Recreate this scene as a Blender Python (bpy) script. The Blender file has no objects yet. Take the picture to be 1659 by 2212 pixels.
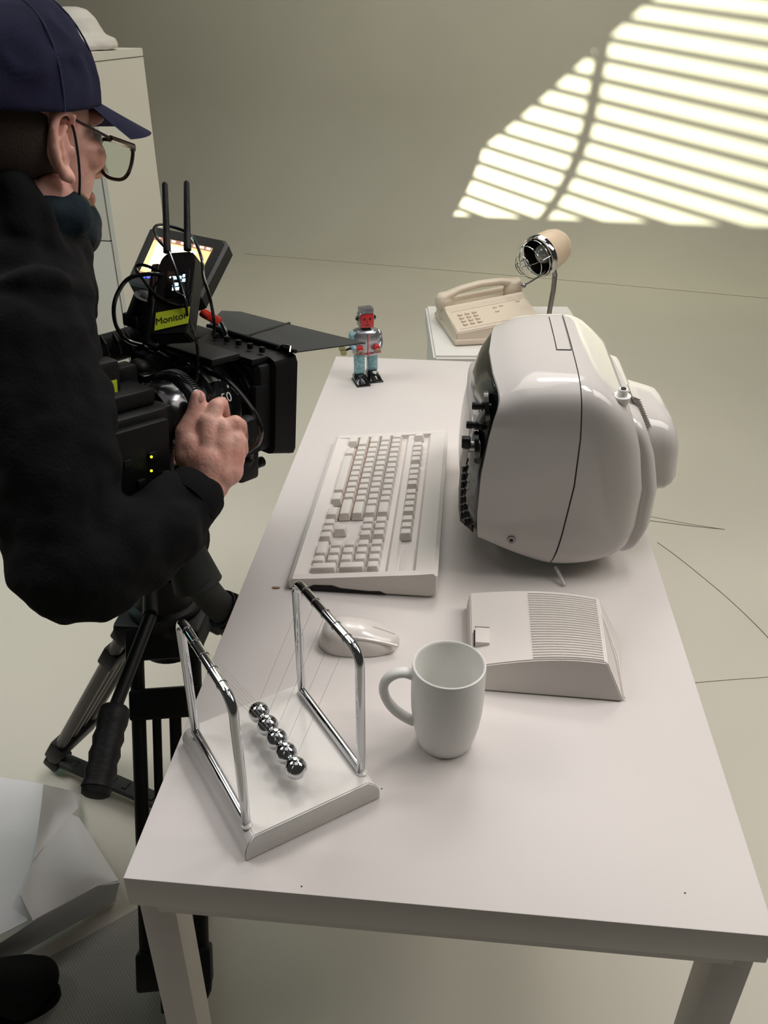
import bpy, bmesh, math, random
from mathutils import Vector, Matrix, Euler
from mathutils import noise as mnoise
random.seed(7)
R = math.radians
PI = math.pi
S = bpy.context.scene
COL = S.collection
V = Vector

# ------------------------------------------------------------------ camera
CP = V((0.2917, -0.4910, 1.4509)); FPX = 1840.0
yaw, pit, rol = 0.0923, 0.5356, 0.0061
fwd = V((-math.sin(yaw)*math.cos(pit), math.cos(yaw)*math.cos(pit), -math.sin(pit)))
rt = V((math.cos(yaw), math.sin(yaw), 0)); up = rt.cross(fwd)
rt, up = rt*math.cos(rol)+up*math.sin(rol), up*math.cos(rol)-rt*math.sin(rol)
cam_d = bpy.data.cameras.new('camera'); cam = bpy.data.objects.new('camera', cam_d); COL.objects.link(cam)
cam_d.sensor_fit = 'HORIZONTAL'; cam_d.sensor_width = 36; cam_d.lens = FPX/1659*36
cam_d.clip_start = 0.02
m = Matrix((rt, up, -fwd)).transposed().to_4x4(); m.translation = CP; cam.matrix_world = m
S.camera = cam
def P(px, py, D):
    """photo pixel at depth D (metres along the view axis) -> point in the room"""
    return CP + (fwd + rt*((px-829.5)/FPX) - up*((py-1106)/FPX))*D

# ------------------------------------------------------------------ light
S.view_settings.view_transform = 'Standard'; S.view_settings.look = 'None'
S.view_settings.gamma = 1; S.view_settings.use_curve_mapping = False
S.view_settings.exposure = 0.0
w = bpy.data.worlds.new('studio_ambient'); S.world = w; w.use_nodes = True
w.node_tree.nodes['Background'].inputs[0].default_value = (0.84, 0.86, 0.76, 1)
w.node_tree.nodes['Background'].inputs[1].default_value = 0.045
def area(name, loc, target, sx, sy, power, color, spread=180):
    d = bpy.data.lights.new(name, 'AREA'); d.shape = 'RECTANGLE'; d.size = sx; d.size_y = sy
    d.energy = power; d.color = color; d.spread = R(spread)
    o = bpy.data.objects.new(name, d); COL.objects.link(o); o.location = loc
    o.rotation_euler = (V(target)-V(loc)).to_track_quat('-Z', 'Y').to_euler()
    return o
area('overhead_softbox', (0.85, 0.80, 2.30), (0.32, 0.55, 0.74), 0.5, 0.22, 7.8, (1.0, 0.94, 0.95))
area('rear_softbox', (0.50, 1.62, 2.2), (0.30, 0.30, 0.74), 0.4, 0.22, 4.6, (1.0, 0.94, 0.95))
area('near_table_fill', (0.35, 0.25, 3.1), (0.35, 0.25, 0), 1.3, 1.3, 4.5, (1.0, 0.95, 0.95))  # added overhead fill, brightens the near end of the table
area('studio_fill', (0.2, 2.8, 3.5), (0.4, 2.7, 0), 3.2, 1.6, 36, (1.0, 0.97, 0.88))  # added broad fill, lifts the back wall and the floor
area('wall_wash_fill', (0.2, 3.4, 3.6), (0.4, 6.0, 1.0), 3.2, 0.8, 36, (1.0, 0.99, 0.84))  # added fill light that raises the tone of the cove wall
area('left_floor_fill', (-1.6, 0.7, 2.7), (-0.8, 0.75, 0), 1.1, 1.1, 13.5, (1.0, 0.95, 0.94), 120)  # added fill for the floor and packing paper at left
area('right_floor_fill', (2.2, 0.7, 2.6), (1.4, 0.6, 0), 1.1, 1.6, 16, (1.0, 0.95, 0.88), 110)  # added fill to lift the floor right of the table
area('cool_window_panel', (-2.6, 1.5, 1.5), (0.0, 0.9, 0.8), 0.7, 1.2, 6, (0.45, 1.0, 0.92))
# hard lamp that throws the blind pattern on the cove
LS = V((-1.649, 2.4944, 2.0536)); LW = V((0.7232, -0.688, -0.0594)); LK = V((0.6893, 0.7245, 0)); LU = V((0.043, -0.0409, 0.9982))
d = bpy.data.lights.new('window_lamp', 'SPOT'); d.energy = 2900; d.color = (0.97, 1.0, 0.77); d.shadow_soft_size = 0.0040
d.spot_size = R(39); d.spot_blend = 0.1
o = bpy.data.objects.new('window_lamp', d); COL.objects.link(o); o.location = LS
o.rotation_euler = (LK + LW*0.03 - LU*0.33).to_track_quat('-Z', 'Y').to_euler()

# ------------------------------------------------------------------ materials
def lin(c):
    return tuple(((x/255)/12.92 if x/255 <= .04045 else ((x/255+.055)/1.055)**2.4) for x in c)
def mat(name, rgb, rough=.5, metal=0, bump=0, bscale=60, var=0, vscale=4, coat=0, alpha=1, emit=0, sss=0, trans=0, rgb2=None, spec=.5, coords='Object'):
    m = bpy.data.materials.new(name); m.use_nodes = True; nt = m.node_tree; b = nt.nodes['Principled BSDF']
    c = (*lin(rgb), 1)
    b.inputs['Base Color'].default_value = c; b.inputs['Roughness'].default_value = rough; b.inputs['Metallic'].default_value = metal
    b.inputs['Specular IOR Level'].default_value = spec
    b.inputs['Coat Weight'].default_value = coat; b.inputs['Coat Roughness'].default_value = .08
    if alpha < 1: b.inputs['Alpha'].default_value = alpha
    if trans: b.inputs['Transmission Weight'].default_value = trans
    if sss:
        b.inputs['Subsurface Weight'].default_value = sss; b.inputs['Subsurface Radius'].default_value = (1, .35, .2); b.inputs['Subsurface Scale'].default_value = .004
    if emit:
        b.inputs['Emission Color'].default_value = c; b.inputs['Emission Strength'].default_value = emit
    tc = nt.nodes.new('ShaderNodeTexCoord')
    if var or rgb2:
        n = nt.nodes.new('ShaderNodeTexNoise'); n.inputs['Scale'].default_value = vscale; n.inputs['Detail'].default_value = 6
        nt.links.new(tc.outputs[coords], n.inputs['Vector'])
        mx = nt.nodes.new('ShaderNodeMix'); mx.data_type = 'RGBA'
        c2 = (*lin(rgb2), 1) if rgb2 else tuple(x*(1-var) for x in c[:3])+(1,)
        cr = nt.nodes.new('ShaderNodeMapRange'); cr.inputs[1].default_value = .35; cr.inputs[2].default_value = .68
        nt.links.new(n.outputs['Fac'], cr.inputs[0]); nt.links.new(cr.outputs[0], mx.inputs['Factor'])
        mx.inputs['A'].default_value = c; mx.inputs['B'].default_value = c2
        nt.links.new(mx.outputs['Result'], b.inputs['Base Color'])
    if bump:
        n = nt.nodes.new('ShaderNodeTexNoise'); n.inputs['Scale'].default_value = bscale; n.inputs['Detail'].default_value = 4
        nt.links.new(tc.outputs[coords], n.inputs['Vector'])
        bp = nt.nodes.new('ShaderNodeBump'); bp.inputs['Strength'].default_value = bump; bp.inputs['Distance'].default_value = .002
        nt.links.new(n.outputs['Fac'], bp.inputs['Height']); nt.links.new(bp.outputs[0], b.inputs['Normal'])
    return m
M = {}
M['cove'] = mat('cove_paint', (203, 198, 185), .75, bump=.15, bscale=8, var=.06, vscale=1.2)
M['table'] = mat('table_laminate', (216, 210, 206), .42, bump=.03, bscale=300, var=.02, vscale=9)
M['tv'] = mat('tv_gloss_paint', (203, 199, 195), .10, bump=.02, bscale=120)
M['white'] = mat('white_spray_paint', (222, 216, 210), .5, bump=.1, bscale=400)
M['key'] = mat('key_paint', (226, 220, 213), .42, bump=.1, bscale=500)
M['brown'] = mat('unpainted_brown', (150, 118, 96), .6)
M['mug'] = mat('mug_ceramic', (236, 236, 232), .45, bump=.03, bscale=500)
M['mouse'] = mat('mouse_paint', (222, 216, 210), .28, coat=.3, bump=.1, bscale=90)
M['brush'] = mat('brushed_white_paint', (220, 217, 212), .25, bump=.35, bscale=50, coat=.4)
M['chrome'] = mat('chrome', (205, 207, 210), .06, 1)
M['dchrome'] = mat('dull_steel', (150, 150, 150), .3, 1)
M['black'] = mat('black_metal', (10, 10, 11), .5, bump=.15, bscale=200, spec=.3)
M['bgloss'] = mat('black_gloss', (12, 15, 16), .2, coat=.5)
M['flag'] = mat('matt_flag_black', (40, 42, 40), .75)
M['rubber'] = mat('rubber_grip', (11, 12, 12), .6, bump=.5, bscale=150, spec=.3)
M['tube'] = mat('tripod_tube_grey', (92, 86, 82), .4, .3)
M['cloth'] = mat('black_fleece', (17, 17, 18), .95, bump=.5, bscale=260, spec=.2)
M['denim'] = mat('navy_cotton', (54, 55, 84), .9, bump=.5, bscale=500, var=.25, vscale=30, spec=.25)
M['mask'] = mat('face_mask_cloth', (18, 34, 42), .85, bump=.4, bscale=300, spec=.25)
M['skin'] = mat('skin', (228, 180, 164), .5, sss=.2, bump=.3, bscale=260, rgb2=(212, 150, 134), vscale=40)
M['beard'] = mat('beard', (120, 92, 62), .8, bump=1, bscale=600)
M['tortoise'] = mat('tortoise_acetate', (44, 26, 22), .2, coat=.5)
M['glass'] = mat('clear_glass', (235, 245, 238), .03, trans=1)
M['beige'] = mat('beige_plastic', (214, 200, 180), .45)
M['cream'] = mat('cream_enamel', (222, 200, 172), .35)
M['plinth'] = mat('plinth_paint', (216, 214, 208), .6, bump=.2, bscale=30)
M['cabinet'] = mat('cabinet_laminate', (228, 224, 216), .5)
M['paper'] = mat('white_paper', (226, 224, 226), .8, bump=.05, bscale=40)
M['gap'] = mat('dark_gap', (25, 22, 20), .8)
M['green'] = mat('neon_green_tape', (190, 205, 40), .6)
M['orange'] = mat('red_clip', (225, 60, 40), .5)
M['red'] = mat('robot_red', (190, 40, 42), .35)
M['tin'] = mat('robot_tin', (176, 178, 180), .28, .75, rgb2=(140, 142, 146), vscale=120)
M['tinblue'] = mat('robot_blue_tin', (150, 190, 196), .4, .15, rgb2=(104, 148, 158), vscale=160)
M['screen'] = mat('monitor_picture', (250, 206, 140), .4, emit=1.0)
M['screenw'] = mat('monitor_bright', (255, 244, 214), .4, emit=1.7)
M['screend'] = mat('monitor_dim_bar', (150, 105, 85), .4, emit=.8)
M['oled'] = mat('display_text', (170, 225, 255), .4, emit=3)
M['led'] = mat('green_led', (190, 220, 30), .4, emit=3)
M['blueled'] = mat('blue_led', (60, 80, 255), .4, emit=3)
M['ink'] = mat('ink', (20, 22, 20), .6)
M['print'] = mat('white_print', (205, 205, 200), .5)
M['crack'] = mat('floor_scratch', (92, 84, 74), .8)
M['string'] = mat('nylon_string', (200, 205, 200), .3)
M['shoe'] = mat('black_shoe', (10, 11, 11), .8, bump=.5, bscale=200, spec=.2)
M['blind'] = mat('blind_slat', (190, 185, 170), .5)

# lattice-like weave for the clear packing sheet
def weave_mat():
    m = mat('packing_sheet', (150, 150, 144), .6); nt = m.node_tree; b = nt.nodes['Principled BSDF']
    tc = nt.nodes.new('ShaderNodeTexCoord'); k = nt.nodes.new('ShaderNodeTexChecker'); k.inputs['Scale'].default_value = 300
    k.inputs[1].default_value = (*lin((160, 158, 150)), 1); k.inputs[2].default_value = (*lin((138, 136, 130)), 1)
    nt.links.new(tc.outputs['Object'], k.inputs['Vector']); nt.links.new(k.outputs['Color'], b.inputs['Base Color'])
    return m
M['weave'] = weave_mat()

# ------------------------------------------------------------------ helpers
def nb(): return bmesh.new()
def box(bm, c, s, rot=None, bev=0, seg=2):
    r = bmesh.ops.create_cube(bm, size=1); vs = r['verts']
    mx = Matrix.Translation(V(c)) @ (rot.to_4x4() if rot else Matrix.Identity(4)) @ Matrix.Diagonal((*s, 1))
    bmesh.ops.transform(bm, matrix=mx, verts=vs)
    if bev:
        es = list({e for v in vs for e in v.link_edges})
        bmesh.ops.bevel(bm, geom=es, offset=bev, segments=seg, affect='EDGES', profile=.5)
def frame_of(z):
    z = V(z).normalized(); a = V((0, 0, 1)) if abs(z.z) < .95 else V((1, 0, 0))
    x = a.cross(z).normalized(); return x, z.cross(x), z
def cyl(bm, a, b, r, r2=None, n=20, caps=True):
    a, b = V(a), V(b); r2 = r if r2 is None else r2
    x, y, z = frame_of(b-a)
    A = [bm.verts.new(a+(x*math.cos(t)+y*math.sin(t))*r) for t in [2*PI*i/n for i in range(n)]]
    B = [bm.verts.new(b+(x*math.cos(t)+y*math.sin(t))*r2) for t in [2*PI*i/n for i in range(n)]]
    for i in range(n): bm.faces.new((A[i], A[(i+1) % n], B[(i+1) % n], B[i]))
    if caps: bm.faces.new(A[::-1]); bm.faces.new(B)
def tube(bm, pts, r, n=10, closed=False, smooth=0):
    pts = [V(p) for p in pts]
    if smooth:
        q = []; k = len(pts); rng = range(k if closed else k-1)
        for i in rng:
            p0 = pts[i-1] if (closed or i > 0) else pts[0]; p1 = pts[i]; p2 = pts[(i+1) % k]
            p3 = pts[(i+2) % k] if (closed or i+2 < k) else pts[-1]
            for j in range(smooth):
                t = j/smooth
                q.append(.5*((2*p1)+(-p0+p2)*t+(2*p0-5*p1+4*p2-p3)*t*t+(-p0+3*p1-3*p2+p3)*t**3))
        if not closed: q.append(pts[-1])
        pts = q
    k = len(pts); rings = []; prev = None
    for i, p in enumerate(pts):
        a = pts[i-1] if (i > 0 or closed) else p; b = pts[(i+1) % k] if (i < k-1 or closed) else p
        t = (b-a).normalized()
        if prev is None: x, y, _ = frame_of(t)
        else:
            x = (prev - t*prev.dot(t)).normalized(); y = t.cross(x)
        prev = x; rr = r[i] if isinstance(r, (list, tuple)) and len(r) == k else (r if not isinstance(r, (list, tuple)) else r[0]+(r[-1]-r[0])*i/(k-1))
        rings.append([bm.verts.new(p+(x*math.cos(2*PI*j/n)+y*math.sin(2*PI*j/n))*rr) for j in range(n)])
    for i in range(k if closed else k-1):
        A, B = rings[i], rings[(i+1) % k]
        for j in range(n): bm.faces.new((A[j], A[(j+1) % n], B[(j+1) % n], B[j]))
    if not closed: bm.faces.new(rings[0][::-1]); bm.faces.new(rings[-1])
def lathe(bm, prof, o=(0, 0, 0), axis=(0, 0, 1), n=40):
    o = V(o); x, y, z = frame_of(axis); rings = []
    for r, h in prof:
        if r < 1e-6: rings.append([bm.verts.new(o+z*h)])
        else: rings.append([bm.verts.new(o+z*h+(x*math.cos(2*PI*j/n)+y*math.sin(2*PI*j/n))*r) for j in range(n)])
    for A, B in zip(rings, rings[1:]):
        for j in range(n):
            k = (j+1) % n
            if len(A) == 1 and len(B) == 1: continue
            if len(A) == 1: bm.faces.new((A[0], B[k], B[j]))
            elif len(B) == 1: bm.faces.new((A[j], A[k], B[0]))
            else: bm.faces.new((A[j], A[k], B[k], B[j]))
def ball(bm, c, r, sub=3, rot=None):
    rr = r if isinstance(r, (tuple, list)) else (r, r, r)
    q = bmesh.ops.create_icosphere(bm, subdivisions=sub, radius=1)
    mx = Matrix.Translation(V(c)) @ (rot.to_4x4() if rot else Matrix.Identity(4)) @ Matrix.Diagonal((*rr, 1))
    bmesh.ops.transform(bm, matrix=mx, verts=q['verts'])
def loft(bm, rings, cap=(True, True), closed=True):
    L = [[bm.verts.new(V(p)) for p in r] for r in rings]; n = len(L[0])
    for A, B in zip(L, L[1:]):
        for j in range(n if closed else n-1):
            k = (j+1) % n; bm.faces.new((A[j], A[k], B[k], B[j]))
    if cap[0]: bm.faces.new(L[0][::-1])
    if cap[1]: bm.faces.new(L[-1])
def prism(bm, poly, h, base=(0, 0, 0), ax=(1, 0, 0), ay=(0, 1, 0), bev=0):
    b = V(base); ax, ay = V(ax), V(ay); nz = ax.cross(ay)
    A = [bm.verts.new(b+ax*x+ay*y) for x, y in poly]; B = [bm.verts.new(b+ax*x+ay*y+nz*h) for x, y in poly]
    n = len(poly); bm.faces.new(A[::-1]); bm.faces.new(B)
    for i in range(n): bm.faces.new((A[i], A[(i+1) % n], B[(i+1) % n], B[i]))
    if bev:
        es = list({e for v in A+B for e in v.link_edges}); bmesh.ops.bevel(bm, geom=es, offset=bev, segments=2, affect='EDGES', profile=.5)
MW = {}
def mesh_of(name, bm, smooth=True, ang=40):
    bmesh.ops.recalc_face_normals(bm, faces=bm.faces)
    for f in bm.faces: f.smooth = smooth
    if smooth:
        for e in bm.edges:
            if len(e.link_faces) == 2:
                e.smooth = e.calc_face_angle(0) < R(ang)
    me = bpy.data.meshes.new(name); bm.to_mesh(me); bm.free(); return me
def obj(name, bm, m, parent=None, local=False, smooth=True, ang=40, label=None, mw=None):
    """link bm as one object; bm is in world space unless local"""
    me = bm if isinstance(bm, bpy.types.Mesh) else mesh_of(name, bm, smooth, ang)
    if not me.materials: me.materials.append(m if not isinstance(m, str) else M[m])
    o = bpy.data.objects.new(name, me); COL.objects.link(o)
    if parent:
        o.parent = parent; W = MW[parent.name]
        if not local: me.transform(W.inverted())
        MW[o.name] = W
    else:
        MW[o.name] = Matrix.Identity(4)
        if not local:   # put the origin at the thing's own base
            xs = [v.co for v in me.vertices]
            c = V(((min(v.x for v in xs)+max(v.x for v in xs))/2, (min(v.y for v in xs)+max(v.y for v in xs))/2, min(v.z for v in xs)))
            me.transform(Matrix.Translation(-c)); o.location = c; MW[o.name] = Matrix.Translation(c)
    if label: o['label'] = label
    return o
def thing(name, label, cat, loc=(0, 0, 0), rz=0, group=None):
    o = bpy.data.objects.new(name, None); COL.objects.link(o); o.location = loc; o.rotation_euler = (0, 0, rz)
    o.empty_display_size = .05
    MW[o.name] = Matrix.Translation(V(loc)) @ Matrix.Rotation(rz, 4, 'Z')
    o['label'] = label; o['category'] = cat
    if group: o['group'] = group
    return o
def tag(o, label, cat, group=None):
    o['label'] = label; o['category'] = cat
    if group: o['group'] = group
    return o
def struct(o): o['kind'] = 'structure'; return o
def evald(o, name):
    dg = bpy.context.evaluated_depsgraph_get(); dg.update()
    me = bpy.data.meshes.new_from_object(o.evaluated_get(dg)); me.name = name
    old = o.data; bpy.data.objects.remove(o)
    return me
def fuse(name, bm, voxel, sm=4, disp=None):
    """merge overlapping shapes into one continuous skin"""
    bmesh.ops.recalc_face_normals(bm, faces=bm.faces)
    me = bpy.data.meshes.new(name); bm.to_mesh(me); bm.free()
    o = bpy.data.objects.new(name+'_tmp', me); COL.objects.link(o)
    r = o.modifiers.new('r', 'REMESH'); r.mode = 'VOXEL'; r.voxel_size = voxel; r.use_smooth_shade = True
    s = o.modifiers.new('s', 'SMOOTH'); s.factor = .5; s.iterations = sm
    if disp:
        for (sc, st) in disp:
            t = bpy.data.textures.new('fold', 'CLOUDS'); t.noise_scale = sc; t.noise_depth = 2
            dm = o.modifiers.new('d', 'DISPLACE'); dm.texture = t; dm.strength = st; dm.mid_level = .5; dm.texture_coords = 'GLOBAL'
        s2 = o.modifiers.new('s2', 'SMOOTH'); s2.factor = .5; s2.iterations = 2
    me = evald(o, name)
    for p in me.polygons: p.use_smooth = True
    return me
def cap(bm, a, b, r1, r2=None):
    """capsule between two points"""
    r2 = r1 if r2 is None else r2; a, b = V(a), V(b)
    cyl(bm, a, b, r1, r2, 16); ball(bm, a, r1, 3); ball(bm, b, r2, 3)
def chain(bm, pts):
    for (a, ra), (b, rb) in zip(pts, pts[1:]): cap(bm, a, b, ra, rb)
def text_mesh(s, size, mtx, ext=.0002):
    c = bpy.data.curves.new('t', 'FONT'); c.body = s; c.size = size; c.extrude = ext; c.align_x = 'CENTER'; c.align_y = 'CENTER'
    o = bpy.data.objects.new('t', c); COL.objects.link(o); me = evald(o, 'lettering'); me.transform(mtx); me.materials.clear(); return me
def basis(x, y, z, o):
    m = Matrix((V(x), V(y), V(z))).transposed().to_4x4(); m.translation = V(o); return m

# ------------------------------------------------------------------ setting: floor and cove
s0 = V((-.9688, 5.237, 0)); ct = V((.98177, -.19011, 0)).normalized(); cn = V((-ct.y, ct.x, 0)); RC = .9
bm = nb()
rows = [(-7.5, 0), (-4, 0), (-2, 0), (-.8, 0), (-.05, 0)]
loft(bm, [[s0+ct*u+cn*v+V((0, 0, z)) for v, z in rows+[(0, 0)]] for u in [-6+i*1.0 for i in range(14)]], (False, False), False)
struct(obj('floor', bm, 'cove'))
prof = [(0, 0)]+[(RC*math.sin(a), RC*(1-math.cos(a))) for a in [PI/2*i/24 for i in range(1, 25)]]+[(RC, 2.0), (RC, 4.0)]
bm = nb()
loft(bm, [[s0+ct*u+cn*v+V((0, 0, z)) for v, z in prof] for u in [-6+i*1.0 for i in range(14)]], (False, False), False)
struct(obj('wall_back', bm, 'cove'))
fl = bpy.data.objects['floor']
def strip(name, pts, wd, m='crack', z=.0006):
    bm = nb(); tube(bm, [V((x, y, z)) for x, y in pts], wd, 6, smooth=5); obj(name, bm, m, fl)
strip('floor_crack', [(.86, 2.02), (.94, 2.007), (1.06, 1.972), (1.174, 1.947)], .0007)
strip('floor_crack', [(.86, 1.985), (.96, 1.975), (1.07, 1.958), (1.174, 1.947)], .0011)
strip('floor_crack', [(.9427, 1.8453), (.985, 1.775), (1.04, 1.669), (1.097, 1.548), (1.154, 1.392), (1.2, 1.2)], .0010)
strip('floor_crack', [(.88, 1.18), (.924, 1.1915), (1.03, 1.215), (1.108, 1.231), (1.3, 1.28)], .0007)
strip('floor_crack', [(-1.2, 5.283-.02), (-.0809, 5.05), (.8584, 4.868), (2.07, 4.60), (2.6, 4.5)], .0009)

# ------------------------------------------------------------------ table
TZ = .74; TL = 1.4076; TWd = .6
t = thing('table', 'long white laminate table carrying the keyboard, television and mug', 'table', (.3, .704, 0))
bm = nb(); box(bm, (TWd/2, TL/2, TZ-.0203), (TWd, TL, .0406), bev=.0012); obj('tabletop', bm, 'table', t)
bm = nb()
for c, s in (((.3, .0175, TZ-.0486), (.55, .022, .016)), ((.3, TL-.0175, TZ-.0486), (.55, .022, .016)), ((.0175, .704, TZ-.0486), (.022, 1.34, .016)), ((.5825, .704, TZ-.0486), (.022, 1.34, .016))):
    box(bm, c, s)
obj('apron', bm, 'table', t)
for x in (.024, .576):
    for y in (.026, TL-.026):
        bm = nb(); box(bm, (x, y, .35), (.036, .036, .70), bev=.001); obj('leg', bm, 'table', t)

for nm, x, y, r_ in (('dust_speck', .17, .008, .0009), ('dust_speck', .5275, .0365, .0009), ('dust_speck', .2335, .131, .0008)):
    bm = nb(); ball(bm, (x, y, TZ+.0003), (r_, r_*.8, .0004), 2); obj(nm, bm, 'gap', t)
# ------------------------------------------------------------------ keyboard
kb = thing('keyboard', 'white painted full-size keyboard with chipped edges on the table', 'keyboard', (.067, .474, TZ), 0); kb.scale = (1.04, 1, 1)
KL, KW = .468, .202; k0 = TZ
def kz(x): return .018+(x)*.118     # top slope
bm = nb()
pr = [(.0, .003), (0, .014), (.006, .0185), (.030, kz(.030)-.004), (.034, kz(.034)-.009), (.130, kz(.130)-.009), (.134, kz(.134)-.003),
      (.143, kz(.143)-.003), (.147, kz(.147)-.009), (.168, kz(.168)-.009), (.172, kz(.172)-.002), (.196, .041), (.202, .037), (.202, .006), (.19, .003)]
flat = [(.0, .003), (0, .014), (.006, .0185), (.030, kz(.030)-.001), (.034, kz(.034)-.001), (.130, kz(.130)-.001), (.134, kz(.134)-.001),
      (.143, kz(.143)-.001), (.147, kz(.147)-.001), (.168, kz(.168)-.001), (.172, kz(.172)-.001), (.196, .041), (.202, .037), (.202, .006), (.19, .003)]
def ring(y, p, sx=0): return [V((x if not sx else min(max(x, sx), KW-sx), y, z)) for x, z in p]
loft(bm, [ring(0, flat, .002), ring(.003, flat), ring(.0115, flat), ring(.012, pr), ring(KL-.0125, pr), ring(KL-.012, flat), ring(KL-.003, flat), ring(KL, flat, .002)])
obj('case', bm, 'white', kb, local=True, ang=25)
U = .01935
key_me = {}
def keycap(uw, uh):
    if (uw, uh) in key_me: return key_me[(uw, uh)]
    bm = nb(); a, b = uh*U*.94, uw*U*.94; h = .0105
    r0 = [(-a/2, -b/2), (a/2, -b/2), (a/2, b/2), (-a/2, b/2)]
    i = .0032; j = .0028
    r1 = [(-a/2+i, -b/2+j), (a/2-i*.5, -b/2+j), (a/2-i*.5, b/2-j), (-a/2+i, b/2-j)]
    loft(bm, [[V((x, y, -.002)) for x, y in r0], [V((x, y, h)) for x, y in r1]])
    bmesh.ops.bevel(bm, geom=bm.edges[:], offset=.0009, segments=2, affect='EDGES', profile=.5)
    me = mesh_of('key', bm, True, 60); me.materials.append(M['key']); key_me[(uw, uh)] = me; return me
slope = math.atan(.118)
def put_key(col, row, uw=1, uh=1, name='key'):
    # col: units from the far end (user's left); row: 0 = space row
    x = .036+row*U+(uh-1)*U/2+(.0 if row < 5 else 0); y = KL-.0135-(col+uw/2)*U
    o = bpy.data.objects.new(name, keycap(uw, uh)); COL.objects.link(o); o.parent = kb
    o.location = (x, y, kz(x)-.006+random.uniform(-.0003, .0003)); o.rotation_euler = (random.uniform(-.012, .012), -slope+random.uniform(-.01, .01), random.uniform(-.01, .01))
    return o
for c, wd in ((0, 1.5), (2.5, 1.5), (11, 1.5), (13.5, 1.5)): put_key(c, 0, wd)
put_key(4, 0, 7, name='space_bar')
def rowkeys(row, ws):
    c = 0
    for wd in ws: put_key(c, row, wd, name='enter_key' if wd == 2.25 and row == 2 else 'key'); c += wd
rowkeys(1, [2.25]+[1]*10+[2.75]); rowkeys(2, [1.75]+[1]*11+[2.25]); rowkeys(3, [1.5]+[1]*12+[1.5]); rowkeys(4, [1]*13+[2])
for c in (0, 2, 3, 4, 5, 6.5, 7.5, 8.5, 9.5, 11, 12, 13, 14): put_key(c, 6)
NV = 15.35
for c in (0, 1, 2):
    put_key(NV+c, 6); put_key(NV+c, 4); put_key(NV+c, 3); put_key(NV+c, 0)
put_key(NV+1, 1)
NP = 18.7
for c in (0, 1, 2, 3): put_key(NP+c, 4)
for r in (1, 2, 3):
    for c in (0, 1, 2): put_key(NP+c, r)
put_key(NP, 0, 2); put_key(NP+2, 0); put_key(NP+3, 0, 1, 2, name='enter_key'); put_key(NP+3, 2, 1, 2)
bm = nb()
for x in (.0365+.5*U, .0365+1.5*U):
    box(bm, (x-.0004, KL-.013-7.5*U, kz(x)-.0065), (.0035, 14.5*U, .001))
obj('unpainted_gap', bm, 'brown', kb, local=True, smooth=False)
bm = nb(); box(bm, (.1575, .045, kz(.1575)-.0082), (.017, .062, .0012), Euler((0, -slope, 0)).to_matrix(), bev=.0005); obj('indicator_panel', bm, 'white', kb, local=True)
bm = nb()
prism(bm, [(.02, 0), (.035, .009), (.06, .010), (.072, .006), (.11, .004), (.125, .005), (.135, 0)], .0006, (.0, -.0004, .0015), (1, 0, 0), (0, 0, 1))
obj('chipped_edge', bm, 'gap', kb, local=True, smooth=False)

# ------------------------------------------------------------------ mouse
ms = thing('computer_mouse', 'white painted computer mouse behind the chrome balls toy', 'mouse', (.181, .367, TZ), R(4))
bm = nb(); st = []
for i in range(17):
    s = i/16; x = -.052+.104*s
    wv = .028*math.sqrt(max(0, 1-(abs(2*s-1))**3.2))*(1.0 if s < .5 else 1-.12*(s-.5)*2)+.0015
    h = (.034*math.sin(PI*min(1, (s+.03)*1.05)**.62)**.7 if s < .5 else .034*(1-((s-.33)/.95)**1.6*1.1))
    h = max(h, .004); 
    if s > .95: h *= .9
    if s == 0: h = .006; wv = .008
    st.append([V((x, wv*math.copysign(abs(math.cos(a))**.75, math.cos(a)), max(.001, h*(max(0, math.sin(a))**.7)) if math.sin(a) > 0 else .0008)) for a in [2*PI*k/32 for k in range(32)]])
loft(bm, st); obj('shell', bm, 'mouse', ms, local=True, ang=60)
bm = nb()
pts = []
for i in range(12):
    s = .42+.55*i/11; x = -.052+.104*s; h = .034*(1-((s-.33)/.95)**1.6*1.1) if s > .5 else .033
    pts.append(V((x, -.0225+.004*i/11, h*.80)))
tube(bm, pts, .0022, 8); obj('side_ridge', bm, 'mouse', ms, local=True)
bm = nb(); tube(bm, [V((.018+.002*i, 0, .034*(1-(((.018+.002*i+.052)/.104-.33)/.95)**1.6*1.1)+.0002)) for i in range(15)], .0008, 6); obj('button_split', bm, 'mouse', ms, local=True)

# ------------------------------------------------------------------ mug
mg = thing('mug', 'tall white ceramic mug standing in front of the speakerphone', 'mug', (.2975, .2085, TZ), 0)
bm = nb()
lathe(bm, [(0, .003), (.026, .003), (.0285, .0), (.0305, .002), (.0335, .012), (.037, .030), (.0392, .050), (.0398, .068), (.0398, .090), (.0396, .108), (.0392, .1105), (.038, .1112), (.0368, .1104), (.0362, .108), (.0364, .09), (.0362, .06), (.0345, .035), (.030, .014), (.02, .009), (0, .008)], n=64)
obj('body', bm, 'mug', mg, local=True, ang=50)
bm = nb()
hp = [(-.036, .094), (-.047, .0985), (-.058, .096), (-.067, .087), (-.0695, .074), (-.065, .058), (-.056, .044), (-.045, .034), (-.036, .028)]
hp = [V((x*math.cos(R(4)), x*math.sin(R(4))*1, z)) for x, z in hp]
tube(bm, hp, .0052, 14, smooth=5); bmesh.ops.scale(bm, vec=(1, 1.35, 1), verts=bm.verts)
obj('handle', bm, 'mug', mg, local=True)

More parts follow.
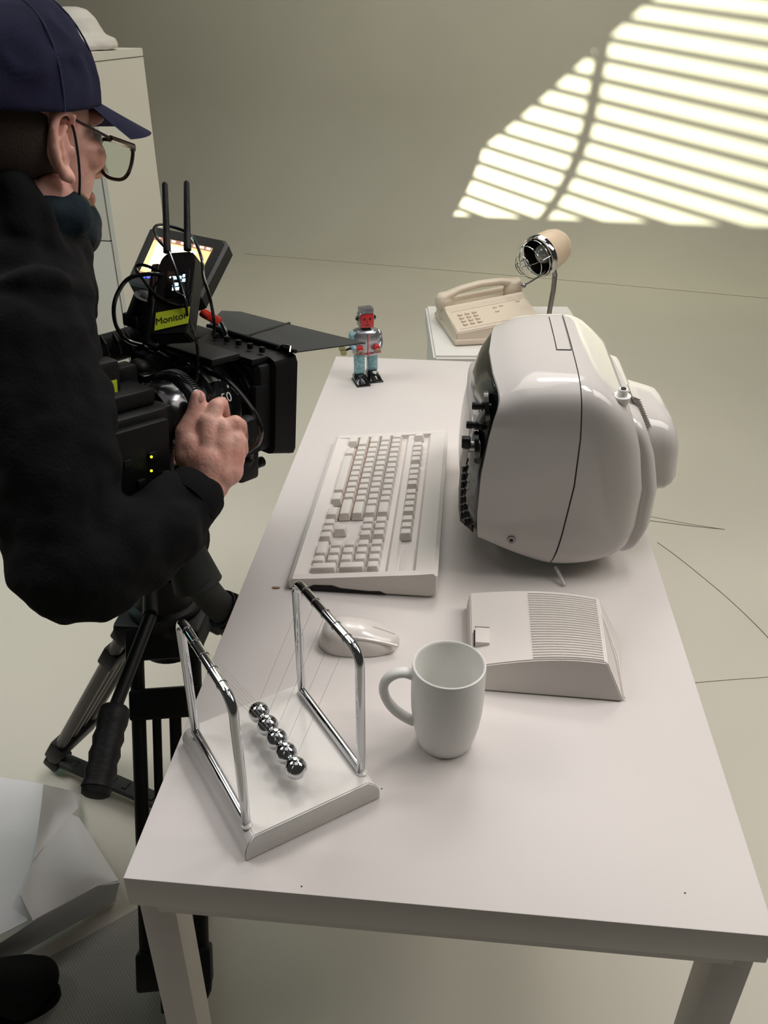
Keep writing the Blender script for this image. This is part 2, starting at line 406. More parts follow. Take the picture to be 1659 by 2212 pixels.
# ------------------------------------------------------------------ newton's cradle
p1, p2, p4, p3 = V((.1037, .0561, 0)), V((.0234, .1691, 0)), V((.2124, .1369, 0)), V((.1319, .2491, 0))
ex = (p4-p1+p3-p2).normalized(); ey = V((-ex.y, ex.x, 0)); ang0 = math.atan2(ex.y, ex.x)
ctr = (p1+p2+p3+p4)/4; BT = .025
nc = thing('newtons_cradle', 'chrome framed cradle of five steel balls on a white painted base', 'desk toy', (ctr.x+.0015, ctr.y-.007, TZ), ang0)
bm = nb(); hx, hy = .0755, .089
rg = []
for s, z in ((0, 0), (.0, .010), (.002, .016), (.006, .0215), (.012, BT)):
    rg.append([V((x*(hx-s), y*(hy-s*.35), z)) for x, y in ((-1, -1), (1, -1), (1, 1), (-1, 1))])
bm2 = []
loft(bm, rg); bmesh.ops.bevel(bm, geom=bm.edges[:], offset=.001, segments=2, affect='EDGES'); obj('base', bm, 'brush', nc, local=True, ang=30)
FX, FY, FZ = .0642, .0693, .186; rr = .0048
for sx in (-1, 1):
    bm = nb(); x = sx*FX; rc = .017
    pts = [V((x, -FY, BT+.004))]+[V((x, -FY, z)) for z in (.06, .12)]
    for i in range(7): a = PI/2*i/6; pts.append(V((x, -FY+rc-rc*math.cos(a), FZ-rc+rc*math.sin(a))))
    for i in range(7): a = PI/2*i/6; pts.append(V((x, FY-rc+rc*math.sin(a), FZ-rc+rc*math.cos(a))))
    pts += [V((x, FY, z)) for z in (.12, .06)]+[V((x, FY, BT+.004))]
    tube(bm, pts, rr, 16, closed=True); obj('chrome_frame', bm, 'chrome', nc, local=True, ang=60)
    bm = nb()
    for k in range(-2, 3): lathe(bm, [(rr+.0001, -.0007), (rr+.0006, -.0004), (rr+.0006, .0004), (rr+.0001, .0007)], (x, k*.0222, FZ), (0, 1, 0), 16)
    obj('string_clip', bm, 'dchrome', nc, local=True)
for sx in (-1, 1):
    for sy in (-1, 1):
        bm = nb(); ball(bm, (sx*FX, sy*FY, BT), (.0062, .0062, .002), 3); obj('paint_blob', bm, 'brush', nc, local=True)
off = V((0.0, 0, 0))
for k in range(5):
    y = (k-2)*.0230
    bm = nb(); ball(bm, (.001, y-.001, .046), .0116, 4); b = obj('steel_ball', bm, 'chrome', nc, local=True)
    bm = nb(); cyl(bm, (.001, y-.001, .056), (.001, y-.001, .0595), .0022, n=10); obj('eyelet', bm, 'chrome', b, local=True)
    bm = nb()
    for sx in (-1, 1): cyl(bm, (.001, y-.001, .059), (sx*FX, y, FZ), .00014, n=5)
    obj('string', bm, 'string', nc, local=True)

# ------------------------------------------------------------------ speakerphone
sp = thing('speakerphone', 'white painted wedge speakerphone with ribbed grille behind the mug', 'speakerphone', (.42, .36, TZ), 0)
bl = [(.322, .292), (.507, .2895), (.521, .395), (.512, .440), (.318, .456)]
bm = nb()
def top_z(u): return .030+.022*math.sin(min(1, u)*PI*.62)      # u 0..1 left to right
N = 16; nr, fr = [], []
for i in range(N+1):
    u = i/N
    a = V((.3255+(.483-.3255)*u, .300-.001*u, TZ+top_z(u))); c = V((.3215+(.4885-.3215)*u, .452-.022*u, TZ+top_z(u)*(.97)))
    nr.append(a); fr.append(c)
gb = [V((x, y, TZ+.001)) for x, y in ((.3235, .2925), (.507, .2895), (.5205, .405), (.3185, .4565))]
va = [bm.verts.new(p) for p in nr]; vc = [bm.verts.new(p) for p in fr]; vb = [bm.verts.new(p) for p in gb]
for i in range(N): bm.faces.new((va[i], va[i+1], vc[i+1], vc[i]))
bm.faces.new([vb[0], vb[1]]+va[::-1]); bm.faces.new([vb[2], vb[3]]+vc); bm.faces.new((vb[1], vb[2], vc[-1], va[-1])); bm.faces.new((vb[3], vb[0], va[0], vc[0])); bm.faces.new(vb[::-1])
bmesh.ops.recalc_face_normals(bm, faces=bm.faces)
bmesh.ops.bevel(bm, geom=[e for e in bm.edges if len(e.link_faces) == 2 and e.calc_face_angle(0) > R(25)], offset=.0015, segments=2, affect='EDGES')
obj('housing', bm, 'white', sp, ang=30)
def onsp(u, v, h=0):
    a = V((.3255+(.483-.3255)*u, .300-.001*u, TZ+top_z(u))); c = V((.3215+(.4885-.3215)*u, .452-.022*u, TZ+top_z(u)*.97)); return a.lerp(c, v)+V((0, 0, h))
for k in range(27):
    v = .03+.92*k/26; bm = nb(); pts = [onsp(.455+.52*i/8, v, .0004) for i in range(9)]; tube(bm, pts, .0015, 6); obj('grille_rib', bm, 'white', sp)
bm = nb(); c = onsp(.085, .34, .001); box(bm, c, (.018, .030, .010), bev=.001); obj('bar_button', bm, 'white', sp)
bm = nb(); box(bm, onsp(.085, .34, .0)+V((-.0098, 0, -.0002)), (.0016, .029, .0024)); box(bm, onsp(.085, .30, .0)+V((.0098, -.004, 0)), (.0012, .022, .002)); obj('button_slot', bm, 'gap', sp, smooth=False)
bm = nb(); box(bm, onsp(.085, .44, .005), (.018, .001, .0024)); obj('button_seam', bm, 'gap', sp, smooth=False)
bm = nb(); tube(bm, [V((.486, .427, TZ+.046)), V((.4885, .404, TZ+.047)), V((.506, .35, TZ+.020)), V((.5085, .293, TZ+.004))], .0012, 6); obj('side_bead', bm, 'white', sp)

# ------------------------------------------------------------------ television
tv = thing('television', 'rounded white portable television facing left at the right of the table', 'television', (.44, .70, TZ), 0)
def itp(x, xs, ys):
    if x <= xs[0]: return ys[0]
    n = len(xs)
    if x >= xs[-1]: return ys[-1]
    k = max(i for i in range(n-1) if xs[i] <= x)
    def sl(i):
        if i == 0: return (ys[1]-ys[0])/(xs[1]-xs[0])
        if i == n-1: return (ys[-1]-ys[-2])/(xs[-1]-xs[-2])
        return (ys[i+1]-ys[i-1])/(xs[i+1]-xs[i-1])
    h = xs[k+1]-xs[k]; t = (x-xs[k])/h
    return (2*t**3-3*t*t+1)*ys[k]+(t**3-2*t*t+t)*h*sl(k)+(-2*t**3+3*t*t)*ys[k+1]+(t**3-t*t)*h*sl(k+1)
YC, ZC = .702, .902
def shell(u, a, sc=1.0):
    """u 0 front edge, 1 seam, 2 rear edge; a angle round the body"""
    hy = itp(u, [0, .35, 1, 1.5, 1.85, 2], [.166, .170, .171, .169, .160, .148])*sc
    zt = itp(u, [0, .3, 1, 1.5, 1.8, 2], [1.022, 1.036, 1.042, 1.036, 1.020, 1.004]); zb = itp(u, [0, .5, 1, 1.6, 2], [.788, .766, .753, .757, .768])
    n = 8.5; cy = math.copysign(abs(math.cos(a))**(2/n), math.cos(a)); cz = math.copysign(abs(math.sin(a))**(2/n), math.sin(a))
    zc, hz = (zt+zb)/2, (zt-zb)/2*sc; y = YC+hy*cy; z = zc+hz*cz - .004*cy*cy*max(0, cz)
    xf = itp(z, [.76, .80, .86, .92, .98, 1.02, 1.05], [.345, .331, .327, .330, .339, .350, .356])
    xs = itp(z, [.755, .80, .88, .93, 1.0, 1.04], [.434, .443, .452, .455, .451, .447])
    xb = itp(z, [.755, .80, .86, .92, .98, 1.03, 1.045], [.520, .542, .550, .543, .525, .503, .495])
    x = xf+(xs-xf)*u if u <= 1 else xs+(xb-xs)*(u-1)
    # far edge of the front sits further back, the face wraps
    if u < 1: x += (1-u)*(.012*max(0, (y-.82)/.05)**1.5 - .017*max(0, 1-((y-.70)/.155)**2)*min(1, max(0, (z-.93)/.08)))
    return V((x, y, z))
NA = 120
def band(us, sc=1.0): return [[shell(u, 2*PI*k/NA, sc) for k in range(NA)] for u in us]
bm = nb(); inner = band([1.0], .985)[0]
loft(bm, band([0], .975)+band([0, .01, .04, .1, .2, .3, .45, .6, .75, .9, .99])+[[p+V((.0, 0, 0)) for p in inner]], (False, False)); obj('front_shell', bm, 'tv', tv, ang=50)
bm = nb(); loft(bm, band([1.012], .985)+band([1.012, 1.02, 1.1, 1.25, 1.4, 1.55, 1.7, 1.8, 1.88, 1.94, 2.0])+[[V((p.x+.001, YC+(p.y-YC)*.93, ZC+(p.z-ZC)*.93)) for p in band([2.0])[0]]], (False, False)); obj('rear_shell', bm, 'tv', tv, ang=50)
bm = nb(); loft(bm, band([.98], .984)+band([1.03], .984)); obj('shell_seam', bm, 'gap', tv)
# back cover ring and tube housing
def ring2(dx, sy, sz, zc=-.012, yc=0):
    out = []
    for p in band([2.0])[0]:
        out.append(V((p.x+dx, YC+yc+(p.y-YC)*sy, ZC+zc+(p.z-ZC)*sz)))
    return out
bm = nb(); loft(bm, [ring2(-.012, .90, .90), ring2(0, .93, .93), ring2(.010, .95, .94), ring2(.018, .93, .925), ring2(.024, .88, .88), ring2(.027, .80, .80), ring2(.028, .5, .5)])
obj('back_cover', bm, 'tv', tv, ang=60)
bm = nb(); rg = []
for i in range(9):
    s = i/8; x = .535+.083*s; hy = .094-.014*s-(.014 if s == 1 else 0); hz = .070-.012*s-(.014 if s == 1 else 0); zc = .902-.008*s; x -= .003
    if i == 7: hy -= .006; hz -= .006
    rg.append([V((x-(.0 if i < 8 else .004)+.022*(-(math.sin(a))*.35), .705+hy*math.copysign(abs(math.cos(a))**.55, math.cos(a)), zc+hz*math.copysign(abs(math.sin(a))**.55, math.sin(a)))) for a in [2*PI*k/64 for k in range(64)]])
loft(bm, rg); obj('tube_housing', bm, 'tv', tv, ang=60)
for k in range(13):
    t_ = k/12; bm = nb(); box(bm, (.5345+.022*t_, .640, .992-.040*t_), (.012, .045, .0018), Euler((0, R(20), 0)).to_matrix()); obj('vent_rib', bm, 'tv', tv, smooth=False)
# front fascia: black panel, screen bezel, glass
def face_ring(sy, sz, dx, fx=0): 
    out = []
    for p in band([0.0])[0]:
        y = YC+(p.y-YC)*sy; z = .905+(p.z-.905)*sz; out.append(V((p.x+dx-.016*(1-((z-.905)/.13)**2)*(1-sy)*6*0, y, z)))
    return out
bm = nb(); loft(bm, [face_ring(.972, .972, .006), face_ring(.972, .972, 0), face_ring(.955, .955, -.003), face_ring(.92, .93, -.006), face_ring(.86, .88, -.011), face_ring(.80, .83, -.016), face_ring(.70, .72, -.022), face_ring(.4, .4, -.024), face_ring(.1, .1, -.024)]); obj('black_fascia', bm, 'bgloss', tv, ang=50)
bm = nb(); rg = []
for s, dx in ((1, -.006), (1, -.014), (.97, -.019), (.92, -.020), (.88, -.017), (.86, -.014)):
    q = []
    for k in range(64):
        a = 2*PI*k/64; cy = math.copysign(abs(math.cos(a))**.4, math.cos(a)); cz = math.copysign(abs(math.sin(a))**.4, math.sin(a))
        y = .722+.128*cy*s; z = .876+.090*cz*s; q.append(V((.3215+dx+.010*abs((z-.905)/.11)**2+.008*((y-.72)/.13)**2, y, z)))
    rg.append(q)
loft(bm, rg, (True, False)); obj('screen_bezel', bm, 'tv', tv, ang=50)
bm = nb(); rg = []
for s in (1, .8, .6, .4, .2, .05):
    q = []
    for k in range(64):
        a = 2*PI*k/64; cy = math.copysign(abs(math.cos(a))**.4, math.cos(a)); cz = math.copysign(abs(math.sin(a))**.4, math.sin(a))
        q.append(V((.3015-.005*(1-s*s)+.008*s*s, .722+.112*cy*s,   .876+.078*cz*s)))
    rg.append(q)
loft(bm, rg, (False, True)); obj('screen_glass', bm, 'bgloss', tv, ang=60)
for z, y, rz_, ry_ in ((.990, .567, .026, .019), (.935, .567, .022, .016)):
    bm = nb(); x0 = itp(z, [.86, .92, .98, 1.02], [.327, .330, .339, .350])-.0085
    lathe(bm, [(0, .0), (.020, .0), (.0235, -.002), (.024, .004)], (x0, y, z), (-1, 0, -.15), 32); obj('dial_recess', bm, 'bgloss', tv)
for z, y, r_ in ((.994, .564, .0052), (.966, .564, .0052)):
    bm = nb(); x0 = itp(z, [.86, .92, .98, 1.02], [.327, .330, .339, .350])-.006
    lathe(bm, [(.004, 0), (.004, .010), (r_+.001, .0105), (r_+.001, .0125), (.0045, .013), (.0045, .018), (r_, .0185), (r_, .024), (r_-.001, .0255), (0, .0255)], (x0, y, z), (-1, 0, 0), 20); obj('control_knob', bm, 'black', tv)
bm = nb(); x0 = .3245
lathe(bm, [(.016, 0), (.016, .008), (.014, .010), (.008, .011), (.008, .020), (.007, .0215), (0, .0215)], (x0+.004, .566, .933), (-1, 0, 0), 24); kn = obj('tuning_knob', bm, 'dchrome', tv)
bm = nb(); box(bm, (.306, .562, .941), (.012, .012, .015), bev=.002); obj('knob_cap', bm, 'black', kn)
bm = nb(); box(bm, (.3045, .562, .920), (.009, .012, .028), Euler((0, R(8), 0)).to_matrix(), bev=.0015); obj('knob_pointer', bm, 'white', kn)
bm = nb(); rg = []
def gx(z, y): return itp(z, [.76, .80, .86, .92], [.345, .331, .327, .330])+.0000-(y-.552)*.66
gr = [(.562, .797), (.558, .82), (.5555, .85), (.556, .885), (.559, .908)]
vs = [bm.verts.new((gx(z, y)-.001, y, z)) for y, z in gr]+[bm.verts.new((gx(z, .592)-.001, .592, z)) for y, z in gr[::-1]]
k = len(gr)
for i in range(k-1): bm.faces.new((vs[i], vs[i+1], vs[2*k-2-i], vs[2*k-1-i]))
bmesh.ops.solidify(bm, geom=bm.faces[:], thickness=.001); obj('grille_plate', bm, 'dchrome', tv)
bm = nb()
for i in range(8):
    for j in range(4):
        y = .5605+j*.0078; z = .805+i*.0128+(j % 2)*.006
        if z < .905: box(bm, (gx(z, y)-.0018, y, z), (.0030, .0044, .0090), Euler((R(14), 0, 0)).to_matrix())
obj('grille_holes', bm, 'gap', tv, smooth=False)
# top handle cover, antenna socket, side socket, foot
def top_at(x, y, h=0):
    us = (x-.352)/(.447-.352)
    best = min((shell(us, PI*k/1200) for k in range(150, 1051)), key=lambda p: abs(p.y-y)); return V((x, y, best.z+h))
def patch(name, xr, yr, h0, h1, m):
    bm = nb(); n_ = 12; rs = []
    for j in range(n_+1):
        y = yr[0]+(yr[1]-yr[0])*j/n_
        rs.append([top_at(x, y, h) for x, h in ((xr[0], h0), (xr[1], h0), (xr[1], h1), ((xr[0]+xr[1])/2, h1), (xr[0], h1))])
    loft(bm, rs); obj(name, bm, m, tv, ang=40)
patch('handle_slot', (.4245, .4455), (.660, .815), -.002, .0003, 'gap')
patch('handle_cover', (.4256, .4444), (.6615, .8135), -.001, .0011, 'tv')
bm = nb(); lathe(bm, [(.004, -.022), (.0095, -.006), (.0115, .003), (.0112, .0045), (.0066, .005), (.0064, .0125), (.0055, .0138), (0, .0138)], (.505, .568, 1.012), (.0, -.12, 1), 24); an = obj('antenna_socket', bm, 'dchrome' if 0 else 'tvgrey' if 'tvgrey' in M else 'mug', tv)
bm = nb(); cyl(bm, (.505, .5662, 1.0255), (.505, .566, 1.0268), .0036, n=16); obj('socket_hole', bm, 'gap', an)
bm = nb(); x, y, z = .377, .5365, .807
lathe(bm, [(0, .004), (.0035, .004), (.0055, .0042), (.006, .002), (.006, -.006)], (.377, .5345, .807), (0, -1, 0), 24); sk = obj('side_socket', bm, 'dchrome', tv)
bm = nb(); cyl(bm, (.377, .5308, .807), (.377, .5300, .807), .0025, n=14); obj('socket_hole', bm, 'gap', sk)
bm = nb(); cyl(bm, (.565, .600, .848), (.577, .600, .848), .0042, n=16); obj('rear_knob', bm, 'flag', tv)
for x, y in ((.40, .64), (.40, .78), (.49, .78), (.49, .64)):
    bm = nb(); cyl(bm, (x, y, TZ), (x, y, .775), .011, .013); obj('foot', bm, 'tv', tv)
bm = nb(); cyl(bm, (.445, .545, .757), (.457, .520, TZ+.003), .0025, n=10); obj('support_leg', bm, 'tv', tv)

# ------------------------------------------------------------------ tin robot
rb = thing('toy_robot', 'silver and blue tin wind-up robot with a red face at the table far end', 'toy robot', (.087, 1.272, TZ), R(22))
bm = nb()
for sx, sy in ((-1, -.008), (1, .008)): pass
for sx, sy, zz in ((-1, -.008, 0), (1, .006, 0)):
    bm = nb(); rg = []
    for (y, hw, h) in ((-.030, .011, .006), (-.024, .0135, .010), (-.012, .0135, .018), (.000, .0135, .021), (.014, .0135, .021), (.017, .012, .019)):
        rg.append([V((sx*.0165+x*hw, y+sy, z)) for x, z in ((-1, 0), (1, 0), (1, h*.55), (.55, h), (-.55, h), (-1, h*.55))])
    loft(bm, rg); ft = obj('boot', bm, 'bgloss', rb, local=True)
    bm = nb(); box(bm, (sx*.0165, -.008+sy, .0015), (.031, .052, .003), bev=.001); obj('boot_sole', bm, 'bgloss', ft, local=True)
    bm = nb(); box(bm, (sx*.0165, .004+sy, .042), (.021, .021, .046), bev=.003); obj('leg', bm, 'tinblue', rb, local=True)
bm = nb()
loft(bm, [[V((x*hw, y*hd+.004, z)) for x, y in ((-1, -.6), (-.6, -1), (.6, -1), (1, -.6), (1, .6), (.6, 1), (-.6, 1), (-1, .6))] for hw, hd, z in ((.022, .014, .056), (.027, .018, .058), (.029, .019, .070), (.030, .020, .090), (.029, .019, .106), (.024, .016, .113), (.010, .010, .116))])
bmesh.ops.bevel(bm, geom=bm.edges[:], offset=.0015, segments=2, affect='EDGES'); obj('torso', bm, 'tin', rb, local=True)
bm = nb(); box(bm, (0, -.0162, .084), (.002, .001, .048)); tube(bm, [V((-.027, -.0150, .066)), V((0, -.0172, .064)), V((.027, -.015, .066))], .0009, 6); obj('chest_seam', bm, 'red', rb, local=True)
for sx in (-1, 1):
    bm = nb(); ball(bm, (sx*.029, .004, .100), (.008, .012, .012), 3); chain(bm, [((sx*.031, .004, .098), .0065), ((sx*.032, -.002, .082), .006), ((sx*.026, -.014, .076), .0055)]); arm = obj('arm', bm, 'tinblue' if sx < 0 else 'tin', rb, local=True)
    bm = nb(); lathe(bm, [(0, .0), (.0075, .0), (.008, .004), (.006, .009), (0, .010)], (sx*.019, -.014, .077), (0, -1, 0), 20); obj('cuff', bm, 'red', arm, local=True)
    bm = nb(); tube(bm, [V((sx*.019+.006, -.024, .069)), V((sx*.019+.003, -.026, .075)), V((sx*.019-.003, -.026, .075)), V((sx*.019-.006, -.024, .069))], .0028, 8, smooth=3); obj('claw_hand', bm, 'brown', arm, local=True)
bm = nb(); cyl(bm, (0, .003, .113), (0, .003, .120), .011); obj('neck', bm, 'black', rb, local=True)
bm = nb(); box(bm, (0, .003, .136), (.034, .028, .034), bev=.007, seg=4); hd = obj('head', bm, 'tin', rb, local=True)
bm = nb(); box(bm, (0, -.0105, .136), (.029, .0035, .030), bev=.0016, seg=2); fc = obj('face_plate', bm, 'red', hd, local=True)
for sx in (-1, 1):
    bm = nb(); cyl(bm, (sx*.006, -.0121, .140), (sx*.006, -.0129, .140), .0024, n=14); cyl(bm, (sx*.006, -.0128, .140), (sx*.006, -.0133, .140), .0014, n=12); obj('eye', bm, 'ink', fc, local=True)
bm = nb(); box(bm, (0, -.0126, .127), (.009, .0008, .0018), bev=.0003); box(bm, (0, -.0126, .134), (.0015, .0009, .005)); obj('mouth_print', bm, 'tortoise', fc, local=True)
bm = nb()
for i in range(15): box(bm, (-.0133+i*.0019, -.001, .1575), (.0010, .024, .011))
box(bm, (0, .001, .1565), (.028, .022, .009)); obj('ribbed_crest', bm, 'tin', hd, local=True, smooth=False)
for sx in (-1, 1):
    bm = nb(); lathe(bm, [(0, .006), (.0035, .005), (.0055, .002), (.006, 0)], (sx*.017, .001, .139), (sx, 0, 0), 16); obj('ear_dial', bm, 'bgloss', hd, local=True)
bm = nb(); tube(bm, [V((-.022, .010, .070)), V((-.036, .006, .072)), V((-.044, .004, .070))], .0024, 8); kyo = obj('winding_stem', bm, 'black', rb, local=True)
bm = nb()
for c, r_ in (((-.053, .002, .075), .0075), ((-.050, .002, .065), .007)): lathe(bm, [(0, -.0008), (r_, -.0008), (r_, .0008), (0, .0008)], c, (.3, 1, .3), 20)
obj('winding_key', bm, mat('brass_key', (150, 150, 110), .4, .6), rb, local=True)
bm = nb()
me = nb(); 
bm.free()
bm = nb(); prism(bm, [(0, -.005), (.0045, 0), (.0045, .003), (.0022, .0045), (0, .003), (-.0022, .0045), (-.0045, .003), (-.0045, 0)], .0006, (.0165, -.012, .0185), (1, 0, 0), (0, .82, .57)); obj('heart_mark', bm, 'print', rb, local=True, smooth=False)

# ------------------------------------------------------------------ plinth, telephone, lamp
def rotz(a): return Matrix.Rotation(a, 3, 'Z')
pn = V((.2261, 1.5397, 0)); pang = math.atan2(1.9061-1.5397, .1883-.2261)-PI/2
bm = nb(); a_ = Matrix.Rotation(pang, 3, 'Z'); pw = .42; pd = .42
loft(bm, [[pn+a_@V((pw/2+sx*(pw/2-i), pd/2+sy*(pd/2-i), z)) for sx, sy in ((-1, -1), (1, -1), (1, 1), (-1, 1))] for i, z in ((.008, 0), (.008, .640), (0, .642), (0, .684), (.0, .700))])
bmesh.ops.bevel(bm, geom=bm.edges[:], offset=.006, segments=3, affect='EDGES')
tag(obj('plinth', bm, 'plinth'), 'white painted square plinth behind the table carrying the telephone', 'plinth')
PZ = .70
ph = thing('telephone', 'beige push-button desk telephone on the white plinth', 'telephone', (.28, 1.62, PZ), R(15))
bm = nb(); prof = [(0, 0), (0, .034), (.004, .038), (.125, .050), (.130, .056), (.150, .058), (.155, .044), (.205, .048), (.210, .056), (.232, .056), (.240, .050), (.240, 0)]
SHR = .15
loft(bm, [[V((x, y, z+(x*SHR if z > .001 else 0))) for y, z in prof] for x in (0, .215)]); bmesh.ops.bevel(bm, geom=bm.edges[:], offset=.002, segments=2, affect='EDGES'); obj('housing', bm, 'beige', ph, local=True, ang=30)
bm = nb(); box(bm, (.1075, .12, .010), (.223, .248, .014), bev=.004); obj('base_tray', bm, 'beige', ph, local=True)
psl = math.atan(.012/.121)
def onph(x, y, h=0): return V((x, y, .038+(y-.004)*.0992+h+x*SHR))
for i in range(3):
    for j in range(4):
        bm = nb(); box(bm, onph(.030+i*.019, .030+j*.020, .002), (.011, .010, .006), Euler((psl, -.149, 0)).to_matrix(), bev=.001); obj('key', bm, 'beige', ph, local=True)
for x, y in ((.125, .095), (.143, .098), (.19, .105), (.125, .07)):
    bm = nb(); box(bm, onph(x, y, .0015), (.010, .006, .004), Euler((psl, -.149, 0)).to_matrix(), bev=.0008); obj('function_key', bm, 'beige', ph, local=True)
bm = nb()
for y0, y1, x0, x1 in ((.010, .011, .010, .205), (.118, .119, .010, .205)): box(bm, onph((x0+x1)/2, y0, .0002), (x1-x0, .0008, .0006), Euler((psl, -.149, 0)).to_matrix())
obj('panel_line', bm, 'brown', ph, local=True, smooth=False)
bm = nb(); 
hs = [(-.006, .180, .064, .020), (.01, .180, .074, .0185), (.05, .182, .086, .014), (.105, .184, .090, .0135), (.16, .184, .086, .014), (.20, .184, .074, .0185), (.216, .184, .074, .020)]
rg = []
for x, y, z, r_ in hs: rg.append([V((x, y+r_*1.05*math.copysign(abs(math.cos(a))**.7, math.cos(a)), z+x*SHR+r_*.62*math.copysign(abs(math.sin(a))**.7, math.sin(a)))) for a in [2*PI*k/24 for k in range(24)]])
loft(bm, rg)
for x, dx in ((.012, -.15), (.198, .15)):
    lathe(bm, [(0, -.006), (.020, -.004), (.026, .006), (.025, .020), (.020, .034), (.012, .040), (0, .041)], (x, .182, .045+x*SHR), (dx-.1, 0, 1), 32)
hm = fuse('handset', bm, .002, 5); hm.materials.clear(); obj('handset', hm, 'beige', ph, local=True)

lp = thing('desk_lamp', 'cream desk lamp with chrome gooseneck and wire cage behind the television', 'lamp', (.525, 1.80, PZ), 0)
bm = nb(); lathe(bm, [(0, 0), (.055, 0), (.056, .006), (.050, .012), (.012, .018), (0, .018)], (.525, 1.80, PZ), n=40); obj('base', bm, 'cream', lp)
gp = [V((.525, 1.80, PZ+.016)), V((.526, 1.80, .75)), V((.530, 1.80, .80)), V((.5300, 1.80, .84)), V((.523, 1.795, .868)), V((.512, 1.79, .882))]
gl = []
for a, b in zip(gp, gp[1:]):
    for i in range(14): gl.append(a.lerp(b, i/14))
bm = nb(); tube(bm, gl, [.0070 if i % 2 else .0063 for i in range(len(gl))], 14); obj('gooseneck', bm, 'dchrome', lp)
HC = P(1186, 541, 2.22); hax = (P(1148, 567, 2.16)-P(1205, 533, 2.20)).normalized(); HC2 = HC
bm = nb(); lathe(bm, [(0, -.052), (.020, -.0515), (.034, -.047), (.043, -.036), (.049, -.018), (.052, .01), (.053, .034), (.0515, .034), (.050, .01), (.046, -.02), (.03, -.045), (0, -.049)], HC2, hax, 48); obj('shade', bm, 'cream', lp, ang=50)
bm = nb(); lathe(bm, [(.0535, .028), (.0552, .030), (.0552, .040), (.053, .044), (.049, .043), (.0475, .038), (.050, .030)], HC2, hax, 48); rim = obj('chrome_rim', bm, 'chrome', lp)
bm = nb(); lathe(bm, [(.048, .036), (.042, .0), (.022, -.03), (0, -.034)], HC2, hax, 40); obj('reflector', bm, mat('dark_reflector', (60, 62, 56), .25, .8), lp)
bm = nb(); lathe(bm, [(.010, -.03), (.012, -.012), (.024, .004), (.027, .018), (.022, .032), (.012, .040), (0, .042)], HC2, hax, 32); obj('bulb', bm, mat('bulb_glass', (120, 118, 110), .08, 0, coat=1), lp)
hx_, hy_, hz_ = frame_of(hax)
bm = nb()
def cg(r_, h, a): return HC2+hz_*h+(hx_*math.cos(a)+hy_*math.sin(a))*r_
for r_, h in ((.048, .050), (.044, .078), (.026, .100)): tube(bm, [cg(r_, h, 2*PI*k/36) for k in range(36)], .0011, 6, closed=True)
for a in (0.3, 0.3+PI/2):
    tube(bm, [cg(r_, h, a+(0 if s > 0 else PI)) for s, r_, h in ((1, .049, .042), (1, .048, .056), (1, .044, .079), (1, .026, .101), (1, .001, .106), (-1, .026, .101), (-1, .044, .079), (-1, .048, .056), (-1, .049, .042))], .0012, 6, smooth=3)
obj('wire_cage', bm, 'chrome', lp)
bm = nb(); q0 = P(1165, 597, 2.13); q1 = P(1131, 617, 2.08); q2 = P(1178, 585, 2.2)
tube(bm, [q2, q0, q1], .0022, 8, smooth=5); ball(bm, q1, .0065, 3); obj('switch_rod', bm, 'dchrome', lp)

# ------------------------------------------------------------------ cabinet in the background
F_ = V((-1.066, 2.787, 0)); B_ = V((-1.0264, 3.2391, 0)); cd = (B_-F_); cdep = cd.length; cy_ = cd.normalized(); cx_ = V((-cy_.y, cy_.x, 0))  # cx points left of depth axis
cb = thing('cabinet', 'tall white two-door cabinet standing behind the camera operator', 'cabinet', F_, 0)
CW = .60; CH = 1.305
def cbx(u0, u1, v0, v1, z0, z1, bm, bev=0):
    c = F_+cx_*((u0+u1)/2)+cy_*((v0+v1)/2)+V((0, 0, (z0+z1)/2)); rot = Matrix((cx_, cy_, V((0, 0, 1)))).transposed(); box(bm, c, (abs(u1-u0), abs(v1-v0), z1-z0), rot, bev)
bm = nb(); cbx(0, .018, 0, cdep, 0, CH, bm); cbx(CW-.018, CW, 0, cdep, 0, CH, bm); cbx(.018, CW-.018, 0.0, cdep, CH-.018, CH, bm); cbx(.018, CW-.018, .01, cdep, 0.04, .058, bm); cbx(.018, CW-.018, cdep-.01, cdep, .05, CH-.02, bm); obj('carcass', bm, 'cabinet', cb, smooth=False)
bm = nb(); cbx(.022, CW-.022, .012, .020, .06, CH-.02, bm); obj('door_gap', bm, 'gap', cb, smooth=False)
bm = nb(); cbx(.024, CW-.024, -.002, .014, .66, CH-.022, bm, .001); obj('door', bm, 'cabinet', cb)
bm = nb(); cbx(.024, CW-.024, -.002, .014, .06, .655, bm, .001); obj('door', bm, 'cabinet', cb)
bm = nb(); cbx(-.001, .60, -.003, cdep, CH-.030, CH-.028, bm); obj('top_seam', bm, 'gap', cb, smooth=False)
bm = nb(); o_ = F_+cx_*.16+cy_*.22+V((0, 0, CH+.004))
lathe(bm, [(0, 0), (.155, 0), (.160, .010), (.150, .035), (.115, .050), (.088, .10), (.06, .125), (.02, .135), (0, .135)], o_, n=40)
ml = fuse('bundle', bm, .006, 6, [(.12, .02)]); ml.materials.clear()
tag(obj('cloth_bundle', ml, 'white'), 'white rounded cloth bundle lying on top of the cabinet', 'bundle')

